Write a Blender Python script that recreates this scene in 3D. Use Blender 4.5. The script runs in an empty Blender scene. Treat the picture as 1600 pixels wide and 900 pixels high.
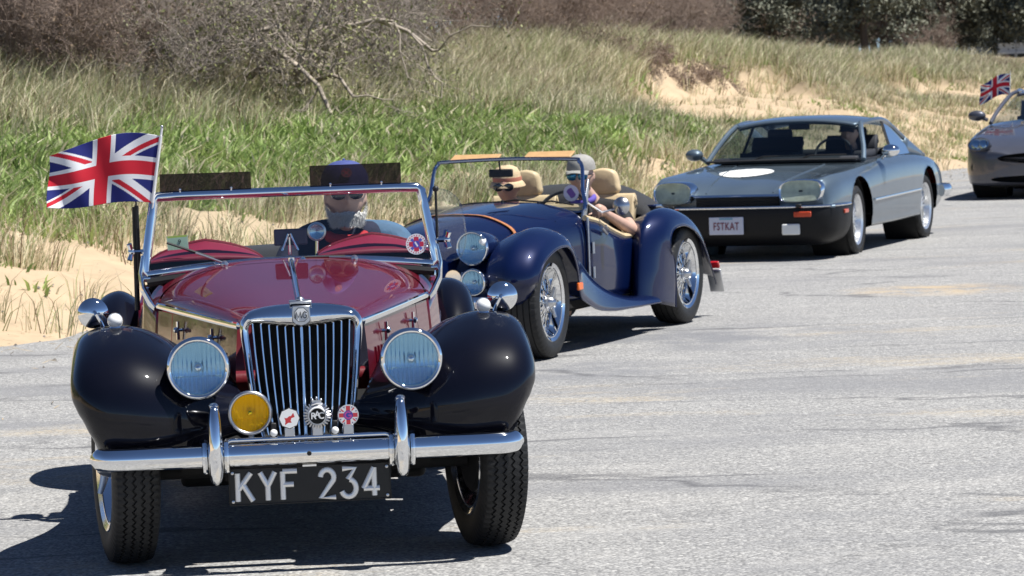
import bpy, bmesh, math, random
import numpy as np
from mathutils import Vector, Matrix, Euler
random.seed(5)
rng = np.random.default_rng(11)
C = bpy.context.scene.collection
scn = bpy.context.scene
rad = math.radians
# ---------------------------------------------------------------- camera, sky, sun, exposure
CAM_H, PITCH, ROLL = 1.55, .0644, .035
cd = bpy.data.cameras.new('camera'); cam = bpy.data.objects.new('camera', cd); C.objects.link(cam)
cd.sensor_width = 36; cd.lens = 108; cd.clip_start = .1; cd.clip_end = 3000
cam.matrix_world = Matrix.Translation((0, 0, CAM_H)) @ Matrix.Rotation(math.pi/2-PITCH, 4, 'X') @ Matrix.Rotation(-ROLL, 4, 'Z')
cd.dof.use_dof = True; cd.dof.focus_distance = 10.4; cd.dof.aperture_fstop = 14
scn.camera = cam
SUN_EL, SUN_AZ = rad(65), rad(14)      # azimuth: from +x (picture right) towards the camera
sv = Vector((math.cos(SUN_EL)*math.cos(SUN_AZ), -math.cos(SUN_EL)*math.sin(SUN_AZ), math.sin(SUN_EL)))
w = bpy.data.worlds.new('World'); scn.world = w; w.use_nodes = True
nt = w.node_tree; bg = nt.nodes['Background']; sky = nt.nodes.new('ShaderNodeTexSky')
sky.sky_type = 'NISHITA'; sky.sun_disc = False; sky.sun_elevation = SUN_EL; sky.sun_rotation = math.atan2(sv.x, sv.y)
sky.altitude = 2500; sky.air_density = .55; sky.dust_density = .0; sky.ozone_density = 3.5
nt.links.new(sky.outputs[0], bg.inputs[0]); bg.inputs[1].default_value = .085
sl = bpy.data.lights.new('sun', 'SUN'); sl.energy = 5.0; sl.angle = rad(.53); sl.color = (1, .975, .935)
so = bpy.data.objects.new('sun', sl); C.objects.link(so); so.rotation_euler = sv.to_track_quat('Z', 'Y').to_euler(); so.location = (20, -5, 40)
vs = scn.view_settings; vs.view_transform = 'Standard'; vs.look = 'None'; vs.exposure = .66; vs.gamma = 1; vs.use_curve_mapping = False
scn.cycles.max_bounces = 10; scn.cycles.transparent_max_bounces = 24; scn.cycles.glossy_bounces = 5
scn.cycles.use_denoising = True
# ---------------------------------------------------------------- helpers
MAT = {}
def mat(name, col=(.5, .5, .5), rough=.5, metal=0, coat=0, spec=.5, noise=0, nscale=40, bump=0, bscale=60, emit=None, trans=0, ior=1.45, attr=None, flake=0, croug=.03, sheen=0):
    if name in MAT: return MAT[name]
    m = bpy.data.materials.new(name); m.use_nodes = True; n = m.node_tree; b = n.nodes['Principled BSDF']
    b.inputs['Base Color'].default_value = (*col, 1); b.inputs['Roughness'].default_value = rough; b.inputs['Metallic'].default_value = metal
    b.inputs['Coat Weight'].default_value = coat; b.inputs['Coat Roughness'].default_value = croug; b.inputs['Specular IOR Level'].default_value = spec
    b.inputs['Transmission Weight'].default_value = trans; b.inputs['IOR'].default_value = ior; b.inputs['Sheen Weight'].default_value = sheen
    L = n.links.new
    src = None
    if attr:
        a = n.nodes.new('ShaderNodeAttribute'); a.attribute_name = attr; src = a.outputs['Color']
    if noise:
        tc = n.nodes.new('ShaderNodeTexCoord'); t = n.nodes.new('ShaderNodeTexNoise'); t.inputs['Scale'].default_value = nscale; t.inputs['Detail'].default_value = 6
        L(tc.outputs['Object'], t.inputs['Vector'])
        mr = n.nodes.new('ShaderNodeMapRange'); mr.inputs[1].default_value = .25; mr.inputs[2].default_value = .75; mr.inputs[3].default_value = 1-noise; mr.inputs[4].default_value = 1+noise
        L(t.outputs[0], mr.inputs[0])
        mx = n.nodes.new('ShaderNodeVectorMath'); mx.operation = 'SCALE'
        if src: L(src, mx.inputs[0])
        else: mx.inputs[0].default_value = col
        L(mr.outputs[0], mx.inputs['Scale']); src = mx.outputs[0]
    if src: L(src, b.inputs['Base Color'])
    if bump:
        tc = n.nodes.new('ShaderNodeTexCoord'); t = n.nodes.new('ShaderNodeTexNoise'); t.inputs['Scale'].default_value = bscale; t.inputs['Detail'].default_value = 5
        L(tc.outputs['Object'], t.inputs['Vector']); bp = n.nodes.new('ShaderNodeBump'); bp.inputs['Strength'].default_value = bump; bp.inputs['Distance'].default_value = .01
        L(t.outputs[0], bp.inputs['Height']); L(bp.outputs[0], b.inputs['Normal'])
    MAT[name] = m; return m
def glass_thin(name, tint=(.97, .98, .97), refl=1.0, ior=1.5):
    m = bpy.data.materials.new(name); m.use_nodes = True; n = m.node_tree; n.nodes.remove(n.nodes['Principled BSDF'])
    out = n.nodes['Material Output']; t = n.nodes.new('ShaderNodeBsdfTransparent'); g = n.nodes.new('ShaderNodeBsdfGlossy'); f = n.nodes.new('ShaderNodeFresnel'); mx = n.nodes.new('ShaderNodeMixShader')
    t.inputs[0].default_value = (*tint, 1); g.inputs['Roughness'].default_value = .01; f.inputs[0].default_value = ior
    k = n.nodes.new('ShaderNodeMath'); k.operation = 'MULTIPLY'; k.inputs[1].default_value = refl
    L = n.links.new; ge = n.nodes.new('ShaderNodeNewGeometry'); ri = n.nodes.new('ShaderNodeMapRange'); ri.inputs[3].default_value = ior; ri.inputs[4].default_value = 1/ior; L(ge.outputs['Backfacing'], ri.inputs[0]); L(ri.outputs[0], f.inputs[0])      # a thin pane reflects alike from both sides
    L(f.outputs[0], k.inputs[0]); L(k.outputs[0], mx.inputs[0]); L(t.outputs[0], mx.inputs[1]); L(g.outputs[0], mx.inputs[2]); L(mx.outputs[0], out.inputs[0])
    MAT[name] = m; return m
def spl(P, n, closed=False):
    """n points on a Catmull-Rom curve through P (k,d)"""
    P = np.asarray(P, float); k = len(P)
    if closed: t = np.linspace(0, k, n, endpoint=False)
    else: t = np.linspace(0, k-1, n)
    i = np.floor(t).astype(int)
    if not closed: i = np.minimum(i, k-2)
    f = (t-i).reshape((-1,)+(1,)*(P.ndim-1))
    if closed: a, b, c, d = P[(i-1) % k], P[i % k], P[(i+1) % k], P[(i+2) % k]
    else:
        Q = np.concatenate([[2*P[0]-P[1]], P, [2*P[-1]-P[-2]]]); a, b, c, d = Q[i], Q[i+1], Q[i+2], Q[i+3]
    return .5*(2*b+(c-a)*f+(2*a-5*b+4*c-d)*f**2+(3*b-a-3*c+d)*f**3)
def lerp_table(x, xs, ys): return float(np.interp(x, xs, ys))
class MB:
    def __init__(s): s.v = []; s.f = []
    def add(s, v, f):
        o = len(s.v); s.v += [tuple(map(float, p)) for p in v]; s.f += [tuple(i+o for i in q) for q in f]; return s
    def grid(s, G, cu=False, cv=False, cap=False):
        G = np.asarray(G, float); a, b = G.shape[:2]; f = []
        for i in range(a if cu else a-1):
            for j in range(b if cv else b-1):
                i2, j2 = (i+1) % a, (j+1) % b
                f.append((i*b+j, i*b+j2, i2*b+j2, i2*b+j))
        if cap: f.append(tuple(range(b))[::-1]); f.append(tuple((a-1)*b+j for j in range(b)))
        return s.add(G.reshape(-1, 3), f)
    def loft(s, secs, nu, nv, cu=False, cv=False, cap=False):
        A = np.asarray(secs, float)                       # (S,K,3)
        A = np.stack([spl(r, nv, cv) for r in A]); A = spl(A, nu, cu)
        return s.grid(A, cu, cv, cap)
    def box(s, c, d, R=None):
        v = [Vector((x*d[0]/2, y*d[1]/2, z*d[2]/2)) for x in (-1, 1) for y in (-1, 1) for z in (-1, 1)]
        if R is not None: v = [R @ p for p in v]
        return s.add([p+Vector(c) for p in v], [(0, 1, 3, 2), (4, 6, 7, 5), (0, 4, 5, 1), (2, 3, 7, 6), (0, 2, 6, 4), (1, 5, 7, 3)])
    def tube(s, P, r, n=8, closed=False, cap=True, flat=None, up=None):
        P = np.asarray(P, float); k = len(P); rr = np.full(k, r) if np.isscalar(r) else np.asarray(r, float)
        T = np.zeros_like(P)
        if closed: T = np.roll(P, -1, 0)-np.roll(P, 1, 0)
        else: T[1:-1] = P[2:]-P[:-2]; T[0] = P[1]-P[0]; T[-1] = P[-1]-P[-2]
        T /= np.linalg.norm(T, axis=1)[:, None]+1e-12
        if up is None: up = (0, 0, 1) if abs(T[0][2]) < .9 else (0, 1, 0)
        U = np.cross(T[0], up); U /= np.linalg.norm(U)+1e-12; rows = []
        a = np.linspace(0, 2*math.pi, n, endpoint=False); fx, fy = flat or (1, 1)
        for i in range(k):
            U = U-T[i]*np.dot(U, T[i]); U /= np.linalg.norm(U)+1e-12; W = np.cross(U, T[i])
            rows.append(P[i]+rr[i]*(np.outer(np.cos(a)*fx, U)+np.outer(np.sin(a)*fy, W)))
        return s.grid(rows, closed, True, cap and not closed)
    def lathe(s, prof, o=(0, 0, 0), ax=(0, 0, 1), n=32, ref=None, capends=True):
        """prof: (r,h) along axis ax from origin o"""
        ax = np.asarray(ax, float); ax /= np.linalg.norm(ax)
        ref = np.asarray(ref if ref is not None else ((0, 0, 1) if abs(ax[2]) < .9 else (1, 0, 0)), float)
        U = np.cross(ref, ax); U /= np.linalg.norm(U); W = np.cross(ax, U); a = np.linspace(0, 2*math.pi, n, endpoint=False); o = np.asarray(o, float)
        rows = [o+h*ax+r*(np.outer(np.cos(a), U)+np.outer(np.sin(a), W)) for r, h in prof]
        return s.grid(rows, False, True, capends)
    def ball(s, c, r, nu=12, nv=16):
        r = (r, r, r) if np.isscalar(r) else r; G = []
        for i in range(nu+1):
            t = math.pi*(i+.02)/(nu+.04)
            G.append([(c[0]+r[0]*math.sin(t)*math.cos(p), c[1]+r[1]*math.sin(t)*math.sin(p), c[2]+r[2]*math.cos(t)) for p in np.linspace(0, 2*math.pi, nv, endpoint=False)])
        return s.grid(G, False, True, True)
    def prism(s, poly, y0, y1, f=lambda a, b, y: (a, y, b)):
        n = len(poly); v = [f(a, b, y0) for a, b in poly]+[f(a, b, y1) for a, b in poly]
        return s.add(v, [tuple(range(n)), tuple(range(2*n-1, n-1, -1))]+[(i, i+n, (i+1) % n+n, (i+1) % n) for i in range(n)])
    def mirror(s):
        n = len(s.v); s.v += [(-x, y, z) for x, y, z in s.v]; s.f += [tuple(i+n for i in q[::-1]) for q in s.f]; return s
    def flipx(s):
        s.v = [(-x, y, z) for x, y, z in s.v]; s.f = [q[::-1] for q in s.f]; return s
    def xf(s, M):
        s.v = [tuple(M @ Vector(p)) for p in s.v]; return s
    def mesh(s, name, ang=40, fix=True, weld=0):
        me = bpy.data.meshes.new(name); me.from_pydata(s.v, [], s.f); me.update()
        if fix:
            b = bmesh.new(); b.from_mesh(me)
            if weld: bmesh.ops.remove_doubles(b, verts=b.verts, dist=weld)
            bmesh.ops.recalc_face_normals(b, faces=b.faces); b.to_mesh(me); b.free()
        me.shade_smooth(); me.set_sharp_from_angle(angle=rad(ang)); return me
    def build(s, name, m, parent=None, ang=40, bevel=0, sub=0, solid=0, fix=True, weld=0, loc=None, rot=None, off=-1):
        o = bpy.data.objects.new(name, s.mesh(name, ang, fix, weld)); C.objects.link(o); o.data.materials.append(m if not isinstance(m, str) else MAT[m])
        if parent: o.parent = parent
        if loc is not None: o.location = loc
        if rot is not None: o.rotation_euler = rot
        if solid: q = o.modifiers.new('solid', 'SOLIDIFY'); q.thickness = solid; q.offset = off
        if bevel: q = o.modifiers.new('bevel', 'BEVEL'); q.width = bevel; q.segments = 2; q.limit_method = 'ANGLE'; q.angle_limit = rad(35)
        if sub: q = o.modifiers.new('sub', 'SUBSURF'); q.levels = sub; q.render_levels = sub
        return o
def tag(o, label=None, cat=None, group=None, kind=None):
    for k, v in (('label', label), ('category', cat), ('group', group), ('kind', kind)):
        if v: o[k] = v
    return o
def empty(name, loc=(0, 0, 0), rz=0, label=None, cat=None, group=None):
    o = bpy.data.objects.new(name, None); C.objects.link(o); o.location = loc; o.rotation_euler = (0, 0, rz); o.empty_display_size = .2
    return tag(o, label, cat, group)
def dup(o, parent=None, loc=None, rot=None):
    c = o.copy(); C.objects.link(c)
    if parent: c.parent = parent
    if loc is not None: c.location = loc
    if rot is not None: c.rotation_euler = rot
    for ch in list(o.children): dup(ch, c)
    return c
def arr_mesh(name, V, loops, nper, m, parent=None, col=None, smooth=False):
    """fast mesh: V (n,3), loops flat ints, nper verts per face; col per vertex"""
    me = bpy.data.meshes.new(name); nf = len(loops)//nper
    me.vertices.add(len(V)); me.vertices.foreach_set('co', np.asarray(V, np.float32).ravel())
    me.loops.add(len(loops)); me.loops.foreach_set('vertex_index', np.asarray(loops, np.int32))
    me.polygons.add(nf); me.polygons.foreach_set('loop_start', np.arange(0, nf*nper, nper, dtype=np.int32)); me.polygons.foreach_set('loop_total', np.full(nf, nper, np.int32))
    if smooth: me.polygons.foreach_set('use_smooth', np.ones(nf, bool))
    me.update(calc_edges=True)
    if col is not None:
        a = me.color_attributes.new('tint', 'FLOAT_COLOR', 'POINT'); a.data.foreach_set('color', np.c_[col, np.ones(len(col))].astype(np.float32).ravel())
    o = bpy.data.objects.new(name, me); C.objects.link(o); me.materials.append(m if not isinstance(m, str) else MAT[m])
    if parent: o.parent = parent
    return o
def printed(name, fn, w, h, n, m, parent, M, cut=None, warp=None, thick=0):
    """flat print: a grid w x h centred on 0 in its xz plane with the colours fn(x,z) (x,z in -1..1); cut(x,z) keeps a face"""
    nx = n; nz = max(2, int(n*h/w)); X, Z = np.meshgrid(np.linspace(-1, 1, nx+1), np.linspace(-1, 1, nz+1)); x, z = X.ravel(), Z.ravel()
    col = fn(x, z); V = np.c_[x*w/2, 0*x, z*h/2]
    if warp is not None: V = warp(x, z)
    i, j = np.meshgrid(np.arange(nx), np.arange(nz)); i, j = i.ravel(), j.ravel(); a = j*(nx+1)+i
    F = np.c_[a, a+1, a+nx+2, a+nx+1]
    if cut is not None: F = F[cut((i+.5)/nx*2-1, (j+.5)/nz*2-1)]
    u, inv = np.unique(F.ravel(), return_inverse=True)
    o = arr_mesh(name, V[u], inv, 4, m, parent, col[u], True)
    if M is not None: o.matrix_local = M
    if thick: q = o.modifiers.new('solid', 'SOLIDIFY'); q.thickness = thick; q.offset = 0
    return o
def text_mb(txt, size, depth=.002, M=None, space=1.0, bold=0):
    cu = bpy.data.curves.new('t', 'FONT'); cu.body = txt; cu.size = size; cu.extrude = depth/2; cu.align_x = 'CENTER'; cu.align_y = 'CENTER'; cu.space_character = space; cu.offset = bold; cu.resolution_u = 3
    o = bpy.data.objects.new('t', cu); C.objects.link(o); dg = bpy.context.evaluated_depsgraph_get(); me = bpy.data.meshes.new_from_object(o.evaluated_get(dg))
    b = MB(); R = Matrix.Rotation(math.pi/2, 4, 'X'); M = (M or Matrix())@R
    b.add([M@v.co for v in me.vertices], [tuple(p.vertices) for p in me.polygons])
    bpy.data.objects.remove(o); bpy.data.curves.remove(cu); bpy.data.meshes.remove(me); return b
def T(x, y, z, rx=0, ry=0, rz=0): return Matrix.Translation((x, y, z))@Euler((rx, ry, rz)).to_matrix().to_4x4()
def vnoise(x, y, seed=0):
    xi, yi = np.floor(x).astype(np.int64), np.floor(y).astype(np.int64); xf, yf = x-xi, y-yi
    def h(a, b):
        q = (a*374761393+b*668265263+seed*974711) & 0xffffffff; q = ((q ^ (q >> 13))*1274126177) & 0xffffffff; return ((q ^ (q >> 16)) & 0xffff)/65535.
    sx, sy = xf*xf*(3-2*xf), yf*yf*(3-2*yf)
    return (h(xi, yi)*(1-sx)+h(xi+1, yi)*sx)*(1-sy)+(h(xi, yi+1)*(1-sx)+h(xi+1, yi+1)*sx)*sy
def fbm(x, y, seed=0, o=4):
    r = 0; a = .5
    for k in range(o): r = r+a*vnoise(x*2**k, y*2**k, seed+k); a /= 2
    return r/(1-.5**o)
def sst(a, b, x): t = np.clip((x-a)/(b-a), 0, 1); return t*t*(3-2*t)
# ---------------------------------------------------------------- materials
mat('chrome', (.82, .83, .84), .045, 1, noise=.02, nscale=8)
mat('satin_metal', (.55, .56, .58), .28, 1)
mat('polished_wire', (.85, .85, .86), .12, 1)
mat('black_paint', (.0030, .0034, .008), .4, 0, .65, spec=.05, noise=.2, nscale=5)
mat('maroon_paint', (.095, .0042, .013), .4, 0, 1, spec=.1, noise=.08, nscale=4)
mat('blue_paint', (.0016, .0068, .042), .4, .15, 1, spec=.1, noise=.1, nscale=5)
mat('grey_blue_paint', (.088, .120, .150), .42, .4, 1, spec=.2, noise=.06, nscale=5)
mat('grey_paint', (.082, .085, .105), .4, .45, 1, spec=.2, noise=.06, nscale=5)
mat('dark_bumper', (.006, .006, .007), .5, spec=.3, noise=.2)
mat('rubber', (.013, .013, .013), .62, noise=.35, nscale=25, bump=.15, bscale=150)
mat('rubber_trim', (.012, .012, .012), .5)
mat('dark_under', (.008, .008, .008), .8)
mat('white_paint', (.78, .78, .76), .4)
mat('amber_plastic', (.75, .14, .01), .15, coat=.6)
mat('red_plastic', (.5, .01, .01), .15, coat=.6)
mat('tan_leather', (.48, .29, .13), .5, noise=.12, nscale=30, bump=.1)
mat('cream_leather', (.58, .45, .27), .5, noise=.1, nscale=30, bump=.1)
mat('maroon_leather', (.13, .008, .014), .4, noise=.15, nscale=20, bump=.1, coat=.2)
mat('strap_leather', (.40, .16, .06), .5, noise=.15, nscale=40)
mat('plate_black', (.007, .007, .007), .35, noise=.3, nscale=30)
mat('letter_alloy', (.82, .82, .80), .3, .35)
mat('print', (.5, .5, .5), .5, attr='tint')
mat('print_gloss', (.5, .5, .5), .25, attr='tint', coat=.5)
mat('flag_cloth', (.5, .5, .5), .75, attr='tint', bump=.1, bscale=300)
mat('reflector', (.40, .60, .74), .25, .75)
mat('amber_reflector', (.92, .62, .02), .35, .1, coat=.5)
mat('opal_glass', (.8, .8, .78), .2, coat=.8)
mat('fabric_black', (.012, .012, .014), .85, noise=.2, bump=.3, bscale=400, sheen=.2)
glass_thin('clear_glass', (.93, .96, .95), 1.1)
glass_thin('smoke_acrylic', (.27, .23, .26), .6)
glass_thin('dark_glass', (.62, .68, .67), 1.1)
glass_thin('lens_glass', (.84, .93, .98), 1.2)
glass_thin('perspex', (.9, .93, .95), 1.5)
# ---------------------------------------------------------------- terrain: asphalt, sand, dune
E0 = np.array([-3.3, 19.7]); DU = np.array([.333, .943]); DV = np.array([-.943, .333])
def to_uv(x, y):
    rx, ry = x-E0[0], y-E0[1]; return rx*DU[0]+ry*DU[1], rx*DV[0]+ry*DV[1]
def edge_w(u): return .55*(fbm(u*.22+9, u*0+3, 21)-.5)+.25*(fbm(u*1.1, u*0+8, 22)-.5)
HV = [-3, -.6, 0, .3, 1, 2, 4, 7, 9, 11, 14, 25, 60, 400]
HZ = [-.25, -.09, -.012, .05, .22, .5, .98, 1.55, 1.88, 2.02, 2.1, 2.1, 1.9, 1.7]
def blow(u, v):      # wind-blown hollows in the dune, bare sand
    n = (fbm(u*.5, v*.5, 31)-.5)*.9
    us_ = u-2.6*(v-5.3); a = 1-sst(.8, 1.05, np.hypot((us_-38.5)/8.2, (v-5.6)/2.6)+n*.8)
    b = 1-sst(.75, 1.1, np.hypot((u-58.5)/6.5, (v-5.6)/1.8)+n)
    c = 1-sst(.7, 1.1, np.hypot((u-50)/5.0, (v-2.6)/1.3)+n)
    return np.maximum(np.maximum(a, b), c)
def height(u, v):
    ve = v-edge_w(u)*np.clip(1-v/6, 0, 1)
    z = np.interp(ve, HV, HZ)
    z = z+(fbm(u*3.1, v*3.1, 71, 3)-.5)*.07*np.exp(-(ve/.55)**2)
    act = sst(.2, 3, ve)
    z = z+act*(fbm(u*.18, v*.25, 1)-.5)*.75+act*(fbm(u*.9, v*.9, 2, 3)-.5)*.22+sst(.1, .8, ve)*(fbm(u*2.2, v*2.2, 5, 4)-.5)*.20+sst(.5, 2, ve)*(1-sst(2.5, 4, ve))*.30*(np.abs(fbm(u*.9, v*.9, 61)-.5)*2-.25)
    z = z+.38*np.exp(-((u-42)/14)**2-((v-9.3)/1.7)**2)-blow(u, v)*.42*sst(3.2, 7.4, v)*(1-sst(7.4, 8.2, v+(fbm(u*1.3, v*0, 7)-.5)*1.2))
    return z
def sandmask(u, v):
    n = fbm(u*.45, v*.6, 12)-.5; n2 = fbm(u*1.6, v*1.6, 13)-.5
    low = 1-sst(1.5, 3.1, v+n*4.4+n2*2.4)
    low2 = sst(26, 34, u)*(1-sst(2.6, 5.2, v+n*4+n2*2.5))*.9
    return np.clip(np.maximum(np.maximum(low, low2), blow(u, v)), 0, 1)
def greenmask(u, v):
    n = fbm(u*.35, v*.4, 17)-.5
    band = sst(1.5, 2.6, v+n)*(1-sst(4.0, 6.2, v+n*2.6-.02*np.clip(u, 0, 25)))*(1-sst(24, 33, u+n*8))
    patch = .42*sst(.56, .72, fbm(u*.5+4, v*.6, 19))
    return np.clip(np.maximum(band, patch), 0, 1)
us = np.concatenate([np.arange(-140, -14, 6.), np.arange(-14, 78, .3), np.arange(78, 120, 2.), np.arange(120, 420, 15.)])
vv = np.concatenate([[-3, -1.5], np.arange(-.7, 13, .22), np.arange(13, 30, 1.), np.arange(30, 330, 12.)])
UU, VV = np.meshgrid(us, vv, indexing='ij'); ZZ = height(UU, VV)
XX = E0[0]+UU*DU[0]+VV*DV[0]; YY = E0[1]+UU*DU[1]+VV*DV[1]
a, b = UU.shape; idx = np.arange(a*b).reshape(a, b)
loops = np.stack([idx[:-1, :-1], idx[1:, :-1], idx[1:, 1:], idx[:-1, 1:]], -1).reshape(-1)
sm = sandmask(UU, VV).ravel()[:, None]; gm = greenmask(UU, VV).ravel()[:, None]
litter = np.array([.15, .115, .065])*(1-gm)+np.array([.085, .09, .04])*gm
tcol = np.array([.43, .325, .21])*sm+litter*(1-sm)
m = mat('dune_sand', (.6, .5, .33), .9, attr='tint', noise=.13, nscale=3.5, bump=.7, bscale=9)
tag(arr_mesh('sand_dune', np.c_[XX.ravel(), YY.ravel(), ZZ.ravel()], loops, 4, m, col=tcol, smooth=True), 'pale sandy dune bank rising behind the parked line of cars', kind='structure')
# base ground to the horizon
g = MB(); g.grid([[(x, y, -.30) for y in (-1500, 1500)] for x in (-1500, 1500)])
tag(g.build('ground', mat('far_sand', (.42, .35, .24), .95, noise=.2, nscale=.05)), kind='structure')
# asphalt sheet
def asphalt_mat():
    m = bpy.data.materials.new('asphalt'); m.use_nodes = True; n = m.node_tree; L = n.links.new; B = n.nodes['Principled BSDF']
    B.inputs['Roughness'].default_value = .88; B.inputs['Specular IOR Level'].default_value = .3
    tc = n.nodes.new('ShaderNodeTexCoord')
    def noise(s, d=6, r=.6, off=(0, 0, 0), sc=(1, 1, 1), rz=0, dist=0):
        mp = n.nodes.new('ShaderNodeMapping'); mp.inputs['Location'].default_value = off; mp.inputs['Scale'].default_value = sc; mp.inputs['Rotation'].default_value = (0, 0, rz); L(tc.outputs['Object'], mp.inputs[0])
        t = n.nodes.new('ShaderNodeTexNoise'); t.inputs['Scale'].default_value = s; t.inputs['Detail'].default_value = d; t.inputs['Roughness'].default_value = r; t.inputs['Distortion'].default_value = dist; L(mp.outputs[0], t.inputs[0]); return t.outputs[0]
    def ramp(x, a, b, lo=0, hi=1):
        r = n.nodes.new('ShaderNodeMapRange'); r.inputs[1].default_value = a; r.inputs[2].default_value = b; r.inputs[3].default_value = lo; r.inputs[4].default_value = hi; L(x, r.inputs[0]); return r.outputs[0]
    def mix(f, a, b):
        x = n.nodes.new('ShaderNodeMix'); x.data_type = 'RGBA'; x.clamp_factor = True
        L(f, x.inputs[0]) if not isinstance(f, float) else setattr(x.inputs[0], 'default_value', f)
        for k, s in ((6, a), (7, b)):
            if isinstance(s, tuple): x.inputs[k].default_value = (*s, 1)
            else: L(s, x.inputs[k])
        return x.outputs[2]
    def mul(a, b):
        q = n.nodes.new('ShaderNodeMath'); q.operation = 'MULTIPLY'; L(a, q.inputs[0])
        if isinstance(b, float): q.inputs[1].default_value = b
        else: L(b, q.inputs[1])
        return q.outputs[0]
    vo = n.nodes.new('ShaderNodeTexVoronoi'); vo.inputs['Scale'].default_value = 78; L(tc.outputs['Object'], vo.inputs[0])
    agg = mix(ramp(vo.outputs['Distance'], .15, .62), (.36, .356, .345), (.185, .183, .179))
    sep = n.nodes.new('ShaderNodeSeparateColor'); L(vo.outputs['Color'], sep.inputs[0])
    c = mix(ramp(sep.outputs[0], .72, 1, 0, .75), agg, (.53, .52, .49))
    c = mix(ramp(sep.outputs[1], .84, 1, 0, .75), c, (.075, .075, .078))
    c = mix(ramp(noise(55, 5, .7), .38, .62, 0, .25), c, (.35, .342, .325))
    c = mix(ramp(noise(34, 3, .6, (4, 4, 0)), .52, .66, 0, .28), c, (.47, .46, .44))
    c = mix(ramp(noise(38, 3, .6, (1, 9, 0)), .56, .68, 0, .34), c, (.14, .14, .142))
    # long worn/darker lanes running across, and pale sandy dusting
    c = mix(ramp(noise(.55, 6, .62, (3, 1, 0), (.42, 1.5, 1), -.35), .49, .64, 0, .6), c, (.175, .176, .183))
    c = mix(ramp(noise(1.5, 6, .65, (9, 4, 0), (.8, 1.2, 1), -.3), .54, .76, 0, .35), c, (.46, .445, .415))
    sand = mul(ramp(noise(.8, 7, .7, (1, 7, 2), (.45, 1.2, 1), -.3), .57, .70), ramp(noise(30, 3), .35, .6))
    c = mix(mul(sand, .7), c, (.45, .37, .25))
    # a drifted sand stain and a smoother dark patch, at their places on the lot
    def spot(cx, cy, sx, sy):
        mp = n.nodes.new('ShaderNodeMapping'); mp.vector_type = 'TEXTURE'; mp.inputs['Location'].default_value = (cx, cy, 0); mp.inputs['Scale'].default_value = (sx, sy, 1); L(tc.outputs['Object'], mp.inputs[0])
        ln = n.nodes.new('ShaderNodeVectorMath'); ln.operation = 'LENGTH'; L(mp.outputs[0], ln.inputs[0]); return ramp(ln.outputs['Value'], .35, 1, 1, 0)
    c = mix(mul(spot(3.05, 22.2, .75, .75), ramp(noise(3.2, 6, .7, (2, 2, 0)), .42, .58, 0, .85)), c, (.43, .335, .215))
    c = mix(mul(spot(1.05, 18.7, 1.5, 1.3), ramp(noise(1.6, 6, .7, (6, 2, 0)), .40, .56, 0, .8)), c, (.165, .168, .178))
    c = mix(mul(spot(.2, 16.8, 1.1, .9), ramp(noise(1.9, 6, .7, (3, 8, 0)), .42, .56, 0, .7)), c, (.17, .173, .183))
    # filled cracks
    def crack(sc, wd, off, rz, stretch):
        mp = n.nodes.new('ShaderNodeMapping'); mp.inputs['Location'].default_value = off; mp.inputs['Scale'].default_value = stretch; mp.inputs['Rotation'].default_value = (0, 0, rz); L(tc.outputs['Object'], mp.inputs[0])
        ns = n.nodes.new('ShaderNodeTexNoise'); ns.inputs['Scale'].default_value = 2.2; ns.inputs['Detail'].default_value = 6; L(mp.outputs[0], ns.inputs[0])
        va = n.nodes.new('ShaderNodeVectorMath'); va.operation = 'SCALE'; va.inputs['Scale'].default_value = .7; L(ns.outputs['Color'], va.inputs[0])
        vb = n.nodes.new('ShaderNodeVectorMath'); L(mp.outputs[0], vb.inputs[0]); L(va.outputs[0], vb.inputs[1])
        vr = n.nodes.new('ShaderNodeTexVoronoi'); vr.feature = 'DISTANCE_TO_EDGE'; vr.inputs['Scale'].default_value = sc; L(vb.outputs[0], vr.inputs[0])
        return ramp(vr.outputs['Distance'], 0, wd, 1, 0)
    k1 = mul(crack(.42, .022, (.4, .3, 0), -.42, (.6, 1.6, 1)), ramp(noise(1.1, 3, .5, (5, 5, 0)), .44, .58))
    c = mix(mul(k1, .75), c, (.085, .085, .09))
    k2 = mul(crack(1.3, .010, (2, 1, 0), -.3, (.7, 1.3, 1)), ramp(noise(.8, 3, .5, (8, 2, 0)), .5, .64))
    c = mix(mul(k2, .6), c, (.10, .10, .10))
    L(c, B.inputs['Base Color'])
    bp = n.nodes.new('ShaderNodeBump'); bp.inputs['Strength'].default_value = .8; bp.inputs['Distance'].default_value = .004; L(vo.outputs['Distance'], bp.inputs['Height']); bp.invert = True
    b2 = n.nodes.new('ShaderNodeBump'); b2.inputs['Strength'].default_value = .4; b2.inputs['Distance'].default_value = .03; L(noise(2.5, 6), b2.inputs['Height']); L(bp.outputs[0], b2.inputs['Normal'])
    L(b2.outputs[0], B.inputs['Normal']); MAT['asphalt'] = m; return m
asphalt_mat()
g = MB(); eu = np.arange(-120, 140, 1.5); ve = -.0*eu
left = [(E0[0]+u*DU[0]+1.2*DV[0], E0[1]+u*DU[1]+1.2*DV[1], 0) for u in eu]; right = [(x+160*.943, y-160*.333, 0) for x, y, z in left]
g.grid([left, right]); tag(g.build('road', 'asphalt'), 'sun-bleached cracked asphalt car park', kind='structure')
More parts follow.
